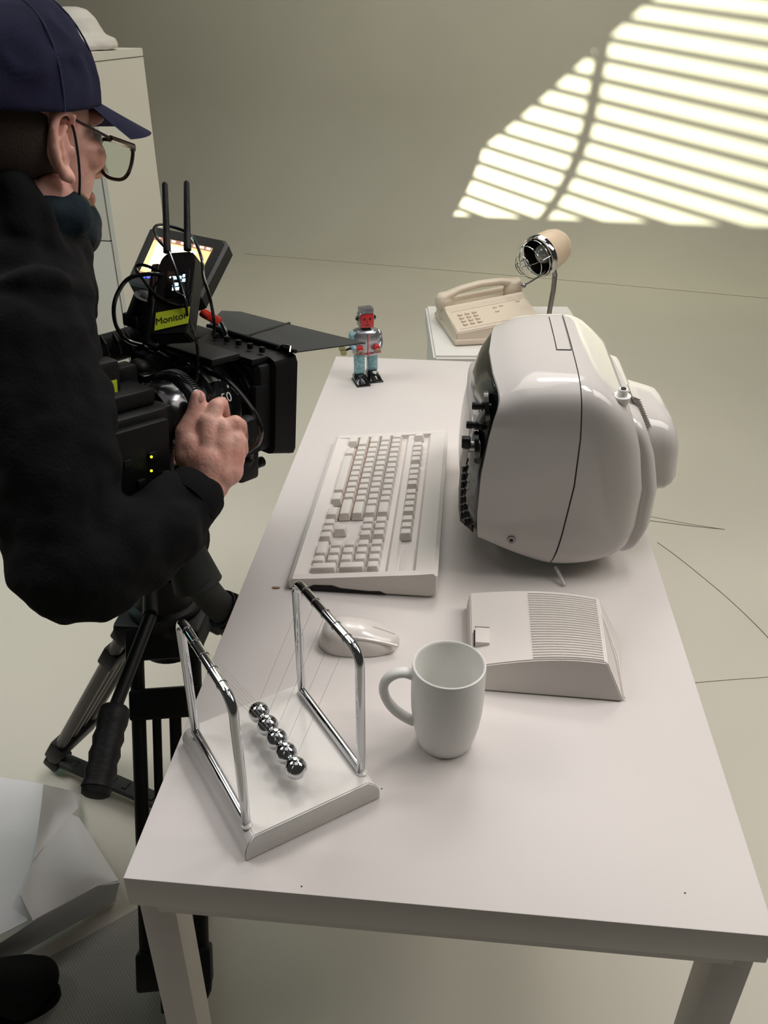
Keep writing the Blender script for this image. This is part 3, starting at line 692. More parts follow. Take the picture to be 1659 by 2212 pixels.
# ------------------------------------------------------------------ floor papers
pp = thing('packing_paper', 'crumpled white packing paper lying on the floor at lower left', 'paper', (-.5, .5, 0))
def facets(name, pts, faces, th=.0015, m='paper'):
    bm = nb(); vs = [bm.verts.new(P_) for P_ in pts]
    for f in faces: bm.faces.new([vs[i] for i in f])
    bmesh.ops.triangulate(bm, faces=bm.faces[:])
    bmesh.ops.subdivide_edges(bm, edges=bm.edges[:], cuts=7, use_grid_fill=True)
    for _ in range(6): bmesh.ops.smooth_vert(bm, verts=[v for v in bm.verts if not v.is_boundary], factor=.5, use_axis_x=True, use_axis_y=True, use_axis_z=True)
    for v in bm.verts: v.co.z += .004*mnoise.noise(v.co*14)
    bmesh.ops.solidify(bm, geom=bm.faces[:], thickness=th); obj(name, bm, m, pp, ang=60)
def G(px, py, z):
    d_ = fwd + rt*((px-829.5)/FPX) - up*((py-1106)/FPX); return CP + d_*((z-CP.z)/d_.z)
facets('folded_sheet', [G(-60, 1668, .10), G(93, 1695, .10), G(72, 1858, .11), G(45, 1935, .11), G(60, 1990, .10), G(-80, 2060, .10), G(-10, 1830, .115)],
       [(0, 1, 2, 6), (6, 2, 3), (6, 3, 4, 5)])
facets('folded_sheet', [G(93, 1695, .10), G(160, 1712, .02), G(168, 1745, .03), G(72, 1858, .135), G(110, 1770, .07)], [(0, 1, 2, 4), (0, 4, 3), (4, 2, 3)])
facets('folded_sheet', [G(72, 1858, .13), G(150, 1760, .06), G(170, 1768, .05), G(255, 1903, .05), G(210, 1915, .07), G(70, 1990, .10), G(42, 1935, .14), G(190, 1880, .09)],
       [(0, 1, 7), (1, 2, 3, 7), (7, 3, 4), (0, 7, 4, 5), (0, 5, 6)])
facets('folded_sheet', [G(258, 1905, .05), G(248, 1945, .004), G(70, 2045, .004), G(-60, 2120, .004), G(-60, 2075, .05), G(70, 1990, .098), G(210, 1915, .068)], [(0, 1, 6), (1, 2, 5, 6), (2, 3, 4, 5)])
bm = nb(); loft(bm, [[G(x, y, z) for x, y in ((-40, 2140), (120, 2060), (300, 1960), (420, 2060), (470, 2300), (150, 2340))] for z in (.0008, .0016)])
ob = obj('packing_sheet', bm, 'weave', smooth=False); tag(ob, 'thin grey woven packing sheet spread flat on the floor under the tripod', 'packing sheet')

# ------------------------------------------------------------------ wood chip, specks on table
bm = nb(); cc = V((0.049, .4745, TZ+.0012)); prism(bm, [(-.005, -.0012), (.002, -.002), (.006, .0006), (.001, .0022), (-.005, .0015)], .0018, (cc.x, cc.y, TZ+.0003)); tag(obj('wood_chip', bm, 'brown', smooth=False), 'tiny brown chip lying on the table left of the keyboard', 'chip')

# ------------------------------------------------------------------ window blind and flags in front of the hard lamp (left, out of frame)
DK = .55
def LB(a, b, k=DK): return LS + (LK + LW*a + LU*b)*k
def LBg(a, b, k=DK): v = LB(a, b, k); return V((v.x, v.y, 0))
bl_ = thing('window_blind', 'slatted window blind left of the picture that throws the striped light', 'window blind', LB(.0, -.5))
Ts = [-.1327+.0262*2, -.1327+.0256, -.1327, -.1575, -.1845, -.2108, -.2385, -.2664, -.2947, -.3251, -.3536, -.3843, -.4151, -.4472, -.4826, -.515]
LR = Matrix((LW, LK, LU)).transposed()
for b in Ts:
    bm = nb(); box(bm, LB(.02, b), (.34, .001, .0056), LR); obj('slat', bm, 'blind', bl_)
bm = nb(); cyl(bm, LB(-.0510, -.06, DK-.008), LB(-.0510, -.56, DK-.008), .0046, n=8); obj('wand', bm, 'blind', bl_)
fg = thing('lighting_flag', 'black panels masking the hard lamp left of the picture', 'flag', LB(-.45, -.6, DK-.045))
def flag(poly):
    bm = nb(); loft(bm, [[LB(a, b, k) for a, b in poly] for k in (DK-.045, DK-.043)]); obj('flag_panel', bm, 'flag', fg, smooth=False)
flag([(-.95, -.93), (-.1975, -.93), (-.1975, -.385), (-.95, -.385)])
flag([(-.95, -.385), (-.1975, -.385), (.093, 0), (.093, .6), (-.95, .6)])
flag([(-.1975, -.93), (1.0, -.93), (1.0, -.057), (-.1975, -.5325)])
bm = nb(); cyl(bm, LB(-.5, -.3, DK-.052), LB(-.5, -.3, DK-.052)+V((0, 0, 1.4)), .008); obj('stand_pole', bm, 'black', fg)
bm = nb(); cyl(bm, LB(.30, -.52, DK+.008), LB(.30, -.52, DK+.008)+V((0, 0, 1.5)), .006); obj('stand_pole', bm, 'black', bl_)
#PART2
# ------------------------------------------------------------------ tripod
APX = V((-.185, .635, .575))
tp = thing('tripod', 'black video tripod with twin-tube legs and ground spreader holding the camera', 'tripod', (APX.x, APX.y, 0))
fA = V((-.548, .768, 0)); fB = V((-.092, .185, 0)); fC = V((.10, 1.02, 0))
bm = nb(); lathe(bm, [(0, -.09), (.050, -.09), (.055, -.03), (.062, -.02), (.062, .01), (.05, .02), (0, .02)], APX, n=32); box(bm, APX+V((0, 0, -.03)), (.15, .12, .05), bev=.01); obj('bowl', bm, 'black', tp)
for nm, f_ in (('a', fA), ('b', fB), ('c', fC)):
    dv = (V((f_.x, f_.y, .02))-APX); hdir = V((dv.x, dv.y, 0)).normalized(); sd = V((-hdir.y, hdir.x, 0)); top = APX+hdir*.045+V((0, 0, -.03)); ft = V((f_.x, f_.y, .025))-hdir*.01
    L = ft-top; ax = L.normalized(); kn = top+L*.44; nn = ax.cross(sd)
    lm = 'tube' if nm == 'a' else 'black'
    bm = nb()
    for s_ in (-1, 1): cyl(bm, top+sd*.047*s_, top+L*.80+sd*.043*s_, .0120, .0115, 16)
    lg = obj('leg', bm, lm, tp)
    bm = nb(); 
    for s_ in (0,): cyl(bm, top+L*.17+sd*.013, ft-L*.16+sd*.013, .010, .0095, 14)
    cyl(bm, top+L*.17-sd*.017, ft-L*.10-sd*.017, .0075, .007, 14); cyl(bm, ft-L*.18, ft, .011, .010, 14)
    obj('lower_tube', bm, lm, lg)
    rot = Matrix((sd, nn, ax)).transposed()
    bm = nb(); box(bm, top+L*.02, (.125, .034, .055), rot, bev=.005); obj('upper_bracket', bm, 'black', lg)
    bm = nb(); box(bm, top+L*.17, (.118, .032, .05), rot, bev=.005); obj('tube_bracket', bm, 'black', lg)
    bm = nb(); box(bm, top+L*.80, (.118, .034, .06), rot, bev=.006); obj('tube_clamp', bm, 'black', lg)
    bm = nb(); box(bm, ft+V((0, 0, .008)), (.05, .036, .032), rot, bev=.006); obj('foot', bm, 'black', lg)
    bm = nb(); tube(bm, [ft-L*.12+sd*.02, ft-L*.13+sd*.045, ft-L*.17+sd*.050, ft-L*.20+sd*.040], .008, 8, smooth=3); lv = obj('lock_lever', bm, 'black', lg)
    if nm == 'a':
        bm = nb(); tube(bm, [ft-L*.185+sd*.046, ft-L*.215+sd*.038], .0088, 8); obj('lever_mark', bm, 'red', lv)
    c0 = V((APX.x, APX.y, .035)); mid = (c0+V((f_.x, f_.y, .03)))/2; dd = V((f_.x, f_.y, 0))-V((c0.x, c0.y, 0)); ln = dd.length; dd.normalize()
    r2 = Matrix((dd, V((-dd.y, dd.x, 0)), V((0, 0, 1)))).transposed()
    bm = nb(); box(bm, mid, (ln, .034, .014), r2, bev=.003)
    for i in range(9): box(bm, c0.lerp(V((f_.x, f_.y, .03)), .12+.09*i)+V((0, 0, .008)), (.010, .018, .004), r2)
    obj('spreader_arm', bm, 'flag', tp, ang=30)
bm = nb(); cyl(bm, (APX.x, APX.y, .018), (APX.x, APX.y, .05), .045); obj('spreader_hub', bm, 'black', tp)
HD = APX+V((.01, -.01, .10))
bm = nb(); cyl(bm, APX+V((0, 0, .01)), HD+V((0, 0, 0)), .052, .06, 32); box(bm, HD+V((0, 0, .05)), (.10, .12, .10), rotz(R(60)), bev=.015, seg=3); cyl(bm, HD+V((.05, -.04, .05)), HD+V((-.05, .04, .05)), .055, n=32); box(bm, HD+V((0, 0, .115)), (.17, .075, .02), rotz(R(60)), bev=.004); obj('fluid_head', bm, 'black', tp)
bm = nb(); cyl(bm, P(400, 1190, 1.28), P(428, 1262, 1.30), .030, .038, 20); tube(bm, [P(425, 1250, 1.28), P(455, 1290, 1.31), P(485, 1318, 1.33)], .024, 14, smooth=4); pa = obj('front_arm', bm, 'flag', tp)
bm = nb(); q0, q1 = P(478, 1315, 1.33), P(530, 1335, 1.36); dq = (q1-q0)/10
for i in range(10): cyl(bm, q0+dq*i, q0+dq*(i+1), .026 if i % 2 else .031, n=14)
obj('ribbed_grip', bm, 'rubber', pa)
ph0, ph1, ph2 = P(325, 1330, 1.14), P(250, 1525, 1.08), P(205, 1722, 1.02)
bm = nb(); cyl(bm, HD+V((.0, -.04, .05)), ph0, .010, n=14); cyl(bm, ph0, ph1, .0085, n=16); pl = obj('pan_bar', bm, 'black', tp)
bm = nb(); dz = (ph2-ph1).length; lathe(bm, [(0, 0), (.0145, 0), (.0185, .004), (.0195, .012)]+[(.0195-.0022*(1 if i % 2 else 0), .022+.010*i) for i in range(9)]+[(.0185, dz-.012), (.017, dz-.003), (.012, dz), (0, dz)], ph1, ph2-ph1, 28); obj('foam_grip', bm, 'rubber', pl)

# ------------------------------------------------------------------ cinema camera
CF = V((math.cos(R(58))*math.cos(R(6)), math.sin(R(58))*math.cos(R(6)), -math.sin(R(6)))).normalized(); CR = V((math.sin(R(58)), -math.cos(R(58)), 0)); CU = CR.cross(CF)
CO = P(545, 845, 1.20)      # centre of the matte box front
def C3(r, f, u): return CO+CR*r+CF*f+CU*u
CROT = Matrix((CR, CF, CU)).transposed()
def cbox(bm, r, f, u, s, bev=.004): box(bm, C3(r, f, u), s, CROT, bev=bev)
cc_ = C3(-.02, -.3, -.09)
ck = thing('cinema_camera', 'black digital cinema camera on the tripod aimed across the table', 'camera', (cc_.x, cc_.y, cc_.z))
bm = nb(); cbox(bm, -.012, -.245, -.028, (.125, .115, .125), .008); cbox(bm, .057, -.245, -.02, (.012, .09, .09), .003)
cbox(bm, -.01, -.245, .045, (.09, .10, .02), .004); cbox(bm, -.012, -.182, -.02, (.10, .02, .10), .006)
for i in range(5): cbox(bm, .064, -.21-.018*i, -.045+.03*(i % 2), (.006, .012, .012), .002)
bd = obj('camera_body', bm, 'black', ck, ang=30)
for u in (-.055, -.022):
    bm = nb(); q = C3(.066, -.215, u-.012) ; ball(bm, P(327, 987 if u < -.03 else 1017, .994 if u < -.03 else 1.001)+V((0, 0, 0)), .0016, 2); obj('status_light', bm, 'led', bd)
bm = nb(); cbox(bm, -.01, -.316, -.02, (.09, .028, .11), .008); obj('battery', bm, 'black', ck)
bm = nb(); box(bm, P(212, 842, .985), (.025, .05, .07), CROT, bev=.007); rc = obj('receiver_box', bm, 'black', ck)
bm = nb(); box(bm, C3(0,0,0)*0+P(212, 842, .985)+CR*.0128-CU*.006, (.0008, .034, .036), CROT); box(bm, P(212, 842, .985)-CF*.0253-CU*.006, (.020, .0008, .036), CROT); obj('green_tape', bm, 'green', rc, smooth=False)
lens0 = C3(-.004, -.175, 0); 
bm = nb(); lathe(bm, [(.030, 0), (.040, .0), (.044, .008), (.044, .03), (.050, .034), (.0525, .038), (.0525, .052), (.050, .054), (.050, .060), (.0545, .064), (.0545, .104), (.052, .108), (.052, .118), (.056, .122), (.056, .150), (.05, .152), (.04, .14), (0, .135)], lens0, CF, 64); ln_ = obj('lens', bm, 'bgloss', ck, ang=35)
for f0, f1, r_ in ((.040, .050, .0532), (.066, .098, .0550)):
    bm = nb()
    for k in range(90):
        a = 2*PI*k/90; d_ = CR*math.cos(a)+CU*math.sin(a); cyl(bm, lens0+CF*(f0 if f0 < .05 else .109)+d_*(r_ if f0 < .05 else .0525), lens0+CF*(f1 if f0 < .05 else .117)+d_*(r_ if f0 < .05 else .0525), .0012, n=4)
    obj('gear_ring', bm, 'black', ln_, smooth=False)
def onlens(f, a, r_=.0548): d_ = CR*math.cos(a)+CU*math.sin(a); return lens0+CF*f+d_*r_, d_
for s_, f, a, sz in (('50', .083, R(24), .0175), ('T', .102, R(30), .010), ('8', .092, R(38), .006), ('4', .085, R(50), .006), ('2', .045, R(20), .005), ('•', .058, R(25), .006)):
    p_, d_ = onlens(f, a); tz = d_; tx = CF; ty = tz.cross(tx)
    tm = text_mesh(s_, sz, basis(tx, ty, tz, p_)); obj('lens_marking', tm, 'print', ln_)
bm = nb()
A = [];
for i in range(9):
    a = R(98-6*i); A.append([bm.verts.new(onlens(f, a, .0550)[0]) for f in (.066, .083)])
for x, y in zip(A, A[1:]): bm.faces.new((x[0], x[1], y[1], y[0]))
bmesh.ops.solidify(bm, geom=bm.faces[:], thickness=.0004); obj('white_tape', bm, 'print', ln_)
# matte box
bm = nb()
def rrect(hw, hh, c, f): 
    return [C3(x, f, u) for x, u in ((-hw+c, -hh), (hw-c, -hh), (hw-c*.3, -hh+c*.3), (hw, -hh+c), (hw, hh-c), (hw-c*.3, hh-c*.3), (hw-c, hh), (-hw+c, hh), (-hw+c*.3, hh-c*.3), (-hw, hh-c), (-hw, -hh+c), (-hw+c*.3, -hh+c*.3))]
loft(bm, [rrect(.060, .058, .01, -.055), rrect(.066, .062, .01, -.050), rrect(.066, .062, .01, -.032), rrect(.074, .068, .012, -.030), rrect(.083, .072, .012, -.004), rrect(.084, .073, .012, 0), rrect(.078, .067, .01, 0), rrect(.068, .060, .01, -.03)], (False, False))
mb = obj('matte_box', bm, 'black', ck, ang=30)
bm = nb(); lathe(bm, [(.056, -.06), (.062, -.06), (.064, -.05), (.056, -.05)], CO, CF, 40); cbox(bm, 0, -.045, .066, (.12, .03, .008), .002); cbox(bm, .062, -.045, .0, (.01, .03, .07), .002)
for i in range(5): cyl(bm, C3(-.04+.022*i, -.03, .072), C3(-.04+.022*i, -.03, .079), .004, n=10)
obj('filter_stage', bm, 'black', mb)
bm = nb(); tube(bm, [C3(.058, -.012, .076), C3(.066, -.008, .082), C3(.078, -.008, .082), C3(.080, -.012, .076)], .0018, 6); obj('flag_latch', bm, 'chrome', mb)
ha, hb = C3(-.083, -.006, .076), C3(.086, -.006, .076)
fl1, fl2 = P(484, 674, 1.30), P(627, 700, 1.27)
bm = nb()
h0 = [ha, hb, P(790, 741, 1.235), P(625, 701, 1.33), P(520, 674, 1.36), P(478, 672, 1.34)]
loft(bm, [[p_-CU*.0008 for p_ in h0], [p_+CU*.0008 for p_ in h0]]); tf = obj('top_flag', bm, 'flag', mb, smooth=False)
bm = nb(); cyl(bm, hb.lerp(ha, .55)+CU*.002, P(625, 701, 1.325)+CU*.002, .0022, n=8); cyl(bm, ha+CU*.001, hb+CU*.001, .0028, n=8); obj('flag_hinge', bm, 'black', tf)
# rods, follow focus, front handle, top handle
bm = nb()
for r_ in (-.03, .03): cyl(bm, C3(r_, -.40, -.095), C3(r_, -.01, -.095), .0075, n=14)
cbox(bm, 0, -.28, -.10, (.10, .16, .016)); obj('support_rods', bm, 'black', ck)
bm = nb(); cbox(bm, .05, -.075, -.07, (.045, .035, .045), .005); fk = P(531, 941, 1.10); cyl(bm, C3(.06, -.075, -.07), fk, .012, n=14); obj('follow_focus', bm, 'black', ck)
bm = nb(); dk_ = (fk-C3(.06, -.075, -.07)).normalized(); lathe(bm, [(0, -.008), (.024, -.008), (.027, -.004), (.027, .006), (.024, .010), (0, .011)], fk, CR, 32); obj('focus_wheel', bm, 'rubber', ck)
bm = nb(); tube(bm, [P(500, 1003, 1.12), P(541, 993, 1.10)], .0048, 12); ball(bm, P(541, 993, 1.10), .0048, 2); obj('rod_end', bm, 'black', ck)
bm = nb(); ph_ = [P(195, 762, 1.17), P(260, 745, 1.19), P(330, 722, 1.21), P(395, 716, 1.23)]
tube(bm, ph_, .0205, 16, smooth=4); th = obj('top_handle', bm, 'rubber', ck)
bm = nb()
for i in range(7):
    a_ = P(215+26*i, 757-6*i, 1.165+.006*i); tube(bm, [a_+V((-.012, 0, .016)), a_+V((.0, -.016, .010)), a_+V((.004, -.021, -.004))], .0022, 6)
obj('handle_rib', bm, 'black', th)
bm = nb(); box(bm, P(335, 740, 1.20), (.05, .05, .09), CROT, bev=.008); box(bm, P(322, 800, 1.20), (.035, .04, .06), CROT, bev=.006); box(bm, P(450, 735, 1.24), (.13, .05, .02), CROT, bev=.005); box(bm, P(395, 770, 1.2), (.02, .03, .08), CROT, bev=.003)
for px, py, r_ in ((300, 800, .016), (348, 832, .018), (268, 812, .014), (382, 842, .016), (340, 870, .02), (310, 850, .015)): ball(bm, P(px, py, 1.13), r_, 3)
cbox(bm, -.02, -.20, .058, (.025, .03, .03), .006); cbox(bm, -.045, -.25, .062, (.02, .05, .02), .004); cbox(bm, 0, -.09, .072, (.09, .05, .010), .004); obj('top_plate', bm, 'black', ck, ang=30)
bm = nb(); ring_c = P(345, 722, 1.155); lathe(bm, [(.006, -.003), (.0115, -.003), (.013, 0), (.0115, .003), (.006, .003)], ring_c, (P(300, 745, 1.0)-ring_c), 24); obj('tally_ring', bm, 'dchrome', ck)
bm = nb(); box(bm, P(315, 812, 1.125), (.030, .03, .012), CROT, bev=.003)
for i in range(3): lathe(bm, [(0, .004), (.006, .004), (.007, 0)], P(292+18*i, 838-4*i, 1.115), up, 16)
obj('menu_dials', bm, 'bgloss', ck)
bm = nb(); box(bm, P(455, 685, 1.20), (.030, .013, .012), Matrix((rt, fwd, up)).transposed() @ Euler((0, R(28), 0)).to_matrix(), bev=.002); box(bm, P(443, 678, 1.195), (.012, .01, .006), Matrix((rt, fwd, up)).transposed() @ Euler((0, R(40), 0)).to_matrix(), bev=.001); obj('red_connector', bm, 'orange', ck)
def cable(name, pts, r_=.0022, m='bgloss', parent=None):
    bm = nb(); tube(bm, [P(*p_) for p_ in pts], r_, 8, smooth=8); return obj(name, bm, m, parent or ck)
cable('cable', [(478, 700, 1.19), (488, 725, 1.18), (482, 752, 1.18), (452, 766, 1.18), (410, 768, 1.19)], .0042)
cable('cable', [(395, 770, 1.15), (440, 800, 1.10), (490, 822, 1.08), (535, 870, 1.07), (562, 920, 1.07), (558, 955, 1.08), (535, 975, 1.09)], .0034)
cable('cable', [(372, 760, 1.12), (405, 770, 1.09), (427, 790, 1.08), (420, 830, 1.08), (402, 865, 1.08)], .0026)
# on camera monitor
mt = P(327, 489, 1.25); mr = P(498, 523, 1.18); mb_ = P(272, 614, 1.17); ux = (mr-mt).normalized(); uy = (mb_-mt); uy = (uy-ux*uy.dot(ux)); hh = uy.length; uy.normalize(); uz = ux.cross(uy)*-1
W_ = (mr-mt).length
# keep the slanted outline of the screen as seen: build it from its four corners
br = P(432, 653, 1.11)
mo = thing('camera_monitor', 'black on-camera monitor showing a bright warm picture above the cinema camera', 'monitor', (mt+mr+mb_+br)/4)
nrm = ((mr-mt).cross(mb_-mt)).normalized()
if nrm.dot(CP-mt) < 0: nrm = -nrm
def mq(u, v, h=0): return (mt*(1-u)+mr*u)*(1-v)+(mb_*(1-u)+br*u)*v+nrm*h
bm = nb(); k_ = .06
oc = [(k_, 0), (1-k_, 0), (1, k_), (1, 1-k_), (1-k_, 1), (k_, 1), (0, 1-k_), (0, k_)]
loft(bm, [[mq(u, v, -.016) for u, v in oc], [mq(u, v, 0) for u, v in oc], [mq(.03+.94*u, .03+.94*v, .003) for u, v in oc]]); obj('monitor_case', bm, 'black', mo, ang=25)
def mplate(name, u0, u1, v0, v1, h, m, th=.0006, par=None):
    bm = nb(); loft(bm, [[mq(u, v, h) for u, v in ((u0, v0), (u1, v0), (u1, v1), (u0, v1))], [mq(u, v, h+th) for u, v in ((u0, v0), (u1, v0), (u1, v1), (u0, v1))]]); return obj(name, bm, m, par or mo, smooth=False)
sc = mplate('screen', .13, .86, .19, .84, .0032, 'screen')
mplate('status_bar', .13, .86, .19, .25, .0040, 'screend', par=sc); mplate('status_bar', .13, .86, .79, .84, .0040, 'screend', par=sc)
mplate('bright_area', .20, .55, .28, .74, .0040, 'screenw', par=sc); mplate('bright_area', .55, .70, .30, .60, .0040, 'screenw', par=sc)
for u in (.16, .36, .48, .64, .72, .80): mplate('readout', u, u+.045, .205, .235, .0047, 'screenw', par=sc)
bm = nb(); cyl(bm, P(312, 640, 1.14), P(300, 690, 1.16), .014, .018, 20); box(bm, P(298, 690, 1.16), (.03, .03, .018), CROT, bev=.003); ball(bm, P(312, 652, 1.15), .016, 3); tube(bm, [mq(.2, 1, -.008), P(308, 640, 1.15)], .006, 8); obj('tilt_arm', bm, 'black', mo)
# wireless transmitter
tx = thing('wireless_transmitter', 'black video transmitter with two antennas and green tape in front of the monitor', 'transmitter', P(385, 660, 1.08))
TRX = Matrix((rt, fwd, up)).transposed() @ Euler((R(-14), 0, R(-12))).to_matrix()
tc_ = P(384, 640, 1.06)
def T3(x, y, z): return tc_+TRX @ V((x, y, z))
bm = nb()
ol = [(-.0255, -.058), (.0235, -.058), (.0245, .034), (.0235, .048), (.017, .055), (-.015, .055), (-.0225, .048), (-.0255, .036)]
loft(bm, [[T3(x, y, z) for x, z in ol] for y in (-.012, .014)]); bmesh.ops.bevel(bm, geom=bm.edges[:], offset=.0022, segments=2, affect='EDGES'); obj('casing', bm, 'black', tx, ang=30)
bm = nb(); box(bm, T3(-.031, .004, -.012), (.012, .026, .11), TRX, bev=.003); obj('side_rail', bm, 'bgloss', tx)
for x, px0, py0, px1, py1 in ((-.016, 361, 545, 356, 398), (.01, 405, 540, 403, 395)):
    bm = nb(); a_, b_ = P(px0, py0, 1.06), P(px1, py1, 1.075); mid = a_.lerp(b_, .35)
    tube(bm, [a_, a_.lerp(b_, .12), a_.lerp(b_, .13), mid, b_], [.0048, .0048, .0044, .0042, .0036], 14); ball(bm, b_, .0032, 2); obj('antenna', bm, 'rubber', tx)
bm = nb(); box(bm, T3(.004, -.0125, .010), (.030, .001, .036), TRX, bev=.0004); dp = obj('display', bm, 'bgloss', tx)
for x0, z0, w_, h_ in ((.001, .018, .012, .004), (.010, .020, .003, .004), (.0105, .014, .004, .004), (.000, .009, .008, .004), (.001, .003, .009, .004), (-.008, .019, .002, .002)):
    bm = nb(); box(bm, T3(x0+.002, -.0134, z0), (w_, .0004, h_), TRX); obj('display_readout', bm, 'oled', dp, smooth=False)
bm = nb()
tq = [(-.0215, -.052), (.0215, -.044), (.0215, -.022), (-.0225, -.028)]
loft(bm, [[T3(x+.003, y, z) for x, z in tq] for y in (-.0126, -.0132)]); tpz = obj('green_tape', bm, 'green', tx, smooth=False)
tm = text_mesh('Monitor', .0125, basis(TRX @ V((1, 0, .18)).normalized(), TRX @ V((-.18, 0, 1)).normalized(), TRX @ V((0, -1, 0)), T3(.002, -.0134, -.037))); obj('handwriting', tm, 'ink', tpz)
def cable2(pts, r_=.0021): return cable('cable', pts, r_, 'bgloss', tx)
cable2([(368, 545, 1.06), (344, 520, 1.06), (333, 500, 1.07), (338, 488, 1.08), (360, 487, 1.10), (400, 500, 1.10), (420, 520, 1.09), (436, 560, 1.06), (440, 600, 1.05), (455, 650, 1.06), (463, 700, 1.08), (462, 725, 1.10)])
cable2([(350, 590, 1.06), (322, 576, 1.07), (300, 572, 1.08), (294, 582, 1.08), (305, 598, 1.07), (340, 640, 1.05), (385, 660, 1.04), (402, 655, 1.04), (412, 630, 1.04)])
cable2([(352, 594, 1.06), (320, 592, 1.05), (275, 604, 1.05), (248, 650, 1.06), (250, 700, 1.07), (275, 735, 1.08), (320, 750, 1.09), (360, 772, 1.10), (385, 785, 1.10)], .0026)
cable2([(365, 545, 1.05), (385, 600, 1.04), (400, 650, 1.04), (408, 700, 1.04), (425, 740, 1.06), (428, 790, 1.07)])
cable2([(372, 600, 1.05), (380, 630, 1.04), (400, 645, 1.035), (405, 680, 1.035), (420, 720, 1.05)], .0017)
bm = nb(); ball(bm, P(312, 598, 1.10), .0014, 2); box(bm, P(322, 599, 1.10), (.006, .001, .002), TRX); obj('blue_light', bm, 'blueled', tx)

# ------------------------------------------------------------------ camera operator
az, pt = R(67), R(11)
HF = V((math.cos(az)*math.cos(pt), math.sin(az)*math.cos(pt), -math.sin(pt))); HRt = V((math.sin(az), -math.cos(az), 0)); HRt = (HRt + V((0, 0, -.04))).normalized(); HU = HRt.cross(HF).normalized(); HL = -HRt
EAR = P(128, 306, .93)
HC_ = EAR+HL*.076+HF*.006-HU*.002
HR3 = Matrix((HF, HL, HU)).transposed()
def H3(x, y, z): return HC_+HR3 @ V((x, y, z))
op = thing('person', 'person in a black fleece jacket and navy cap bending over the cinema camera', 'person', (-.50, .34, 0))
bm = nb()
def hball(x, y, z, rx, ry, rz, e=(0, 0, 0)): ball(bm, H3(x, y, z), (rx, ry, rz), 4, HR3 @ Euler(e).to_matrix())
hball(-.012, 0, .035, .098, .076, .088); hball(.045, 0, -.015, .052, .060, .085); hball(.035, 0, -.070, .052, .050, .042); hball(.074, 0, -.090, .022, .022, .020)
hball(.086, 0, .032, .014, .048, .013); hball(.098, 0, -.062, .010, .024, .014)
for s_ in (-1, 1): hball(.064, s_*.042, -.010, .026, .022, .022); hball(.0, s_*.060, -.062, .030, .014, .030)
cap(bm, H3(.102, 0, .014), H3(.122, 0, -.026), .009, .0135); hball(.108, .010, -.030, .010, .008, .007); hball(.108, -.010, -.030, .010, .008, .007)
# ears
for s_ in (-1, 1):
    hball(-.006, s_*.074, -.004, .017, .0055, .028, (0, R(-12), 0))
    pts_ = [(.010, .020), (.006, .030), (-.004, .034), (-.016, .028), (-.021, .014), (-.020, -.004), (-.014, -.020), (-.006, -.032), (.002, -.034), (.004, -.026)]
    rr_ = [.0038, .0042, .0046, .0050, .0050, .0046, .0048, .0062, .0062, .0045]
    pp_ = [(H3(x, s_*(.0835 if i not in (0, 9) else .077), z), r_) for i, ((x, z), r_) in enumerate(zip(pts_, rr_))]; chain(bm, pp_)
    chain(bm, [(H3(-.002, s_*.081, .018), .0032), (H3(-.010, s_*.082, .004), .0034), (H3(-.006, s_*.081, -.012), .0034)])
    hball(.009, s_*.078, -.006, .0042, .0040, .0065)
# neck and trunk
NB = P(20, 560, 1.02)
cap(bm, H3(-.030, 0, -.050), NB, .056, .062)
SR, SL = P(46, 760, .96), P(60, 690, 1.20)
PEL = V((-.62, .40, .86)); CHB = P(-60, 900, 1.06)
chain(bm, [(NB, .060), (CHB, .115), (PEL, .12)]); chain(bm, [(NB, .055), (SR, .055)]); chain(bm, [(NB, .055), (SL, .055)])
EL, WR = P(175, 1235, .96), P(425, 1075, 1.05)
chain(bm, [(SR, .052), (SR.lerp(EL, .5), .046), (EL, .040), (EL.lerp(WR, .3), .040), (WR, .0275)])
EL2 = P(40, 1010, 1.28); WR2 = P(300, 960, 1.30)
chain(bm, [(SL, .052), (EL2, .040), (WR2, .028)])
# right hand on the focus wheel: palm, thumb and four fingers
hd_ = 1.055
def Hn(px, py, dd=0): return P(px, py, hd_+dd)
chain(bm, [(WR, .0280), (Hn(450, 1040, .005), .0275), (Hn(455, 1000, .004), .029)])
chain(bm, [(Hn(440, 1025, .004), .023), (Hn(420, 965, .003), .020), (Hn(424, 945, .003), .013)])
chain(bm, [(Hn(458, 1020, .002), .024), (Hn(455, 950, .0), .018), (Hn(452, 915, .0), .0150)])
chain(bm, [(Hn(475, 1020, .004), .023), (Hn(482, 960, .001), .018), (Hn(484, 928, .001), .0145)])
chain(bm, [(Hn(490, 1015, .008), .021), (Hn(502, 975, .006), .016), (Hn(506, 950, .005), .0135)])
# thumb
chain(bm, [(Hn(410, 985, .004), .019), (Hn(404, 935, .002), .0150), (Hn(420, 895, .0), .0108), (Hn(427, 870, .0), .0104), (Hn(428, 859, .0), .0098)])
# index: up from the knuckle, bending over the lens
chain(bm, [(Hn(455, 915, 0), .0124), (Hn(467, 878, .003), .0102), (Hn(477, 873, .012), .0098), (Hn(484, 900, .026), .0090), (Hn(490, 925, .036), .0082)])
chain(bm, [(Hn(484, 928, .001), .0128), (Hn(508, 914, .004), .0104), (Hn(518, 920, .014), .0098), (Hn(522, 946, .028), .0088), (Hn(520, 965, .036), .0080)])
chain(bm, [(Hn(506, 952, .005), .0122), (Hn(519, 955, .010), .0098), (Hn(522, 972, .022), .0090), (Hn(515, 990, .032), .0080)])
chain(bm, [(Hn(503, 985, .010), .0118), (Hn(514, 992, .018), .0092), (Hn(512, 1008, .028), .0080), (Hn(505, 1015, .036), .0072)])
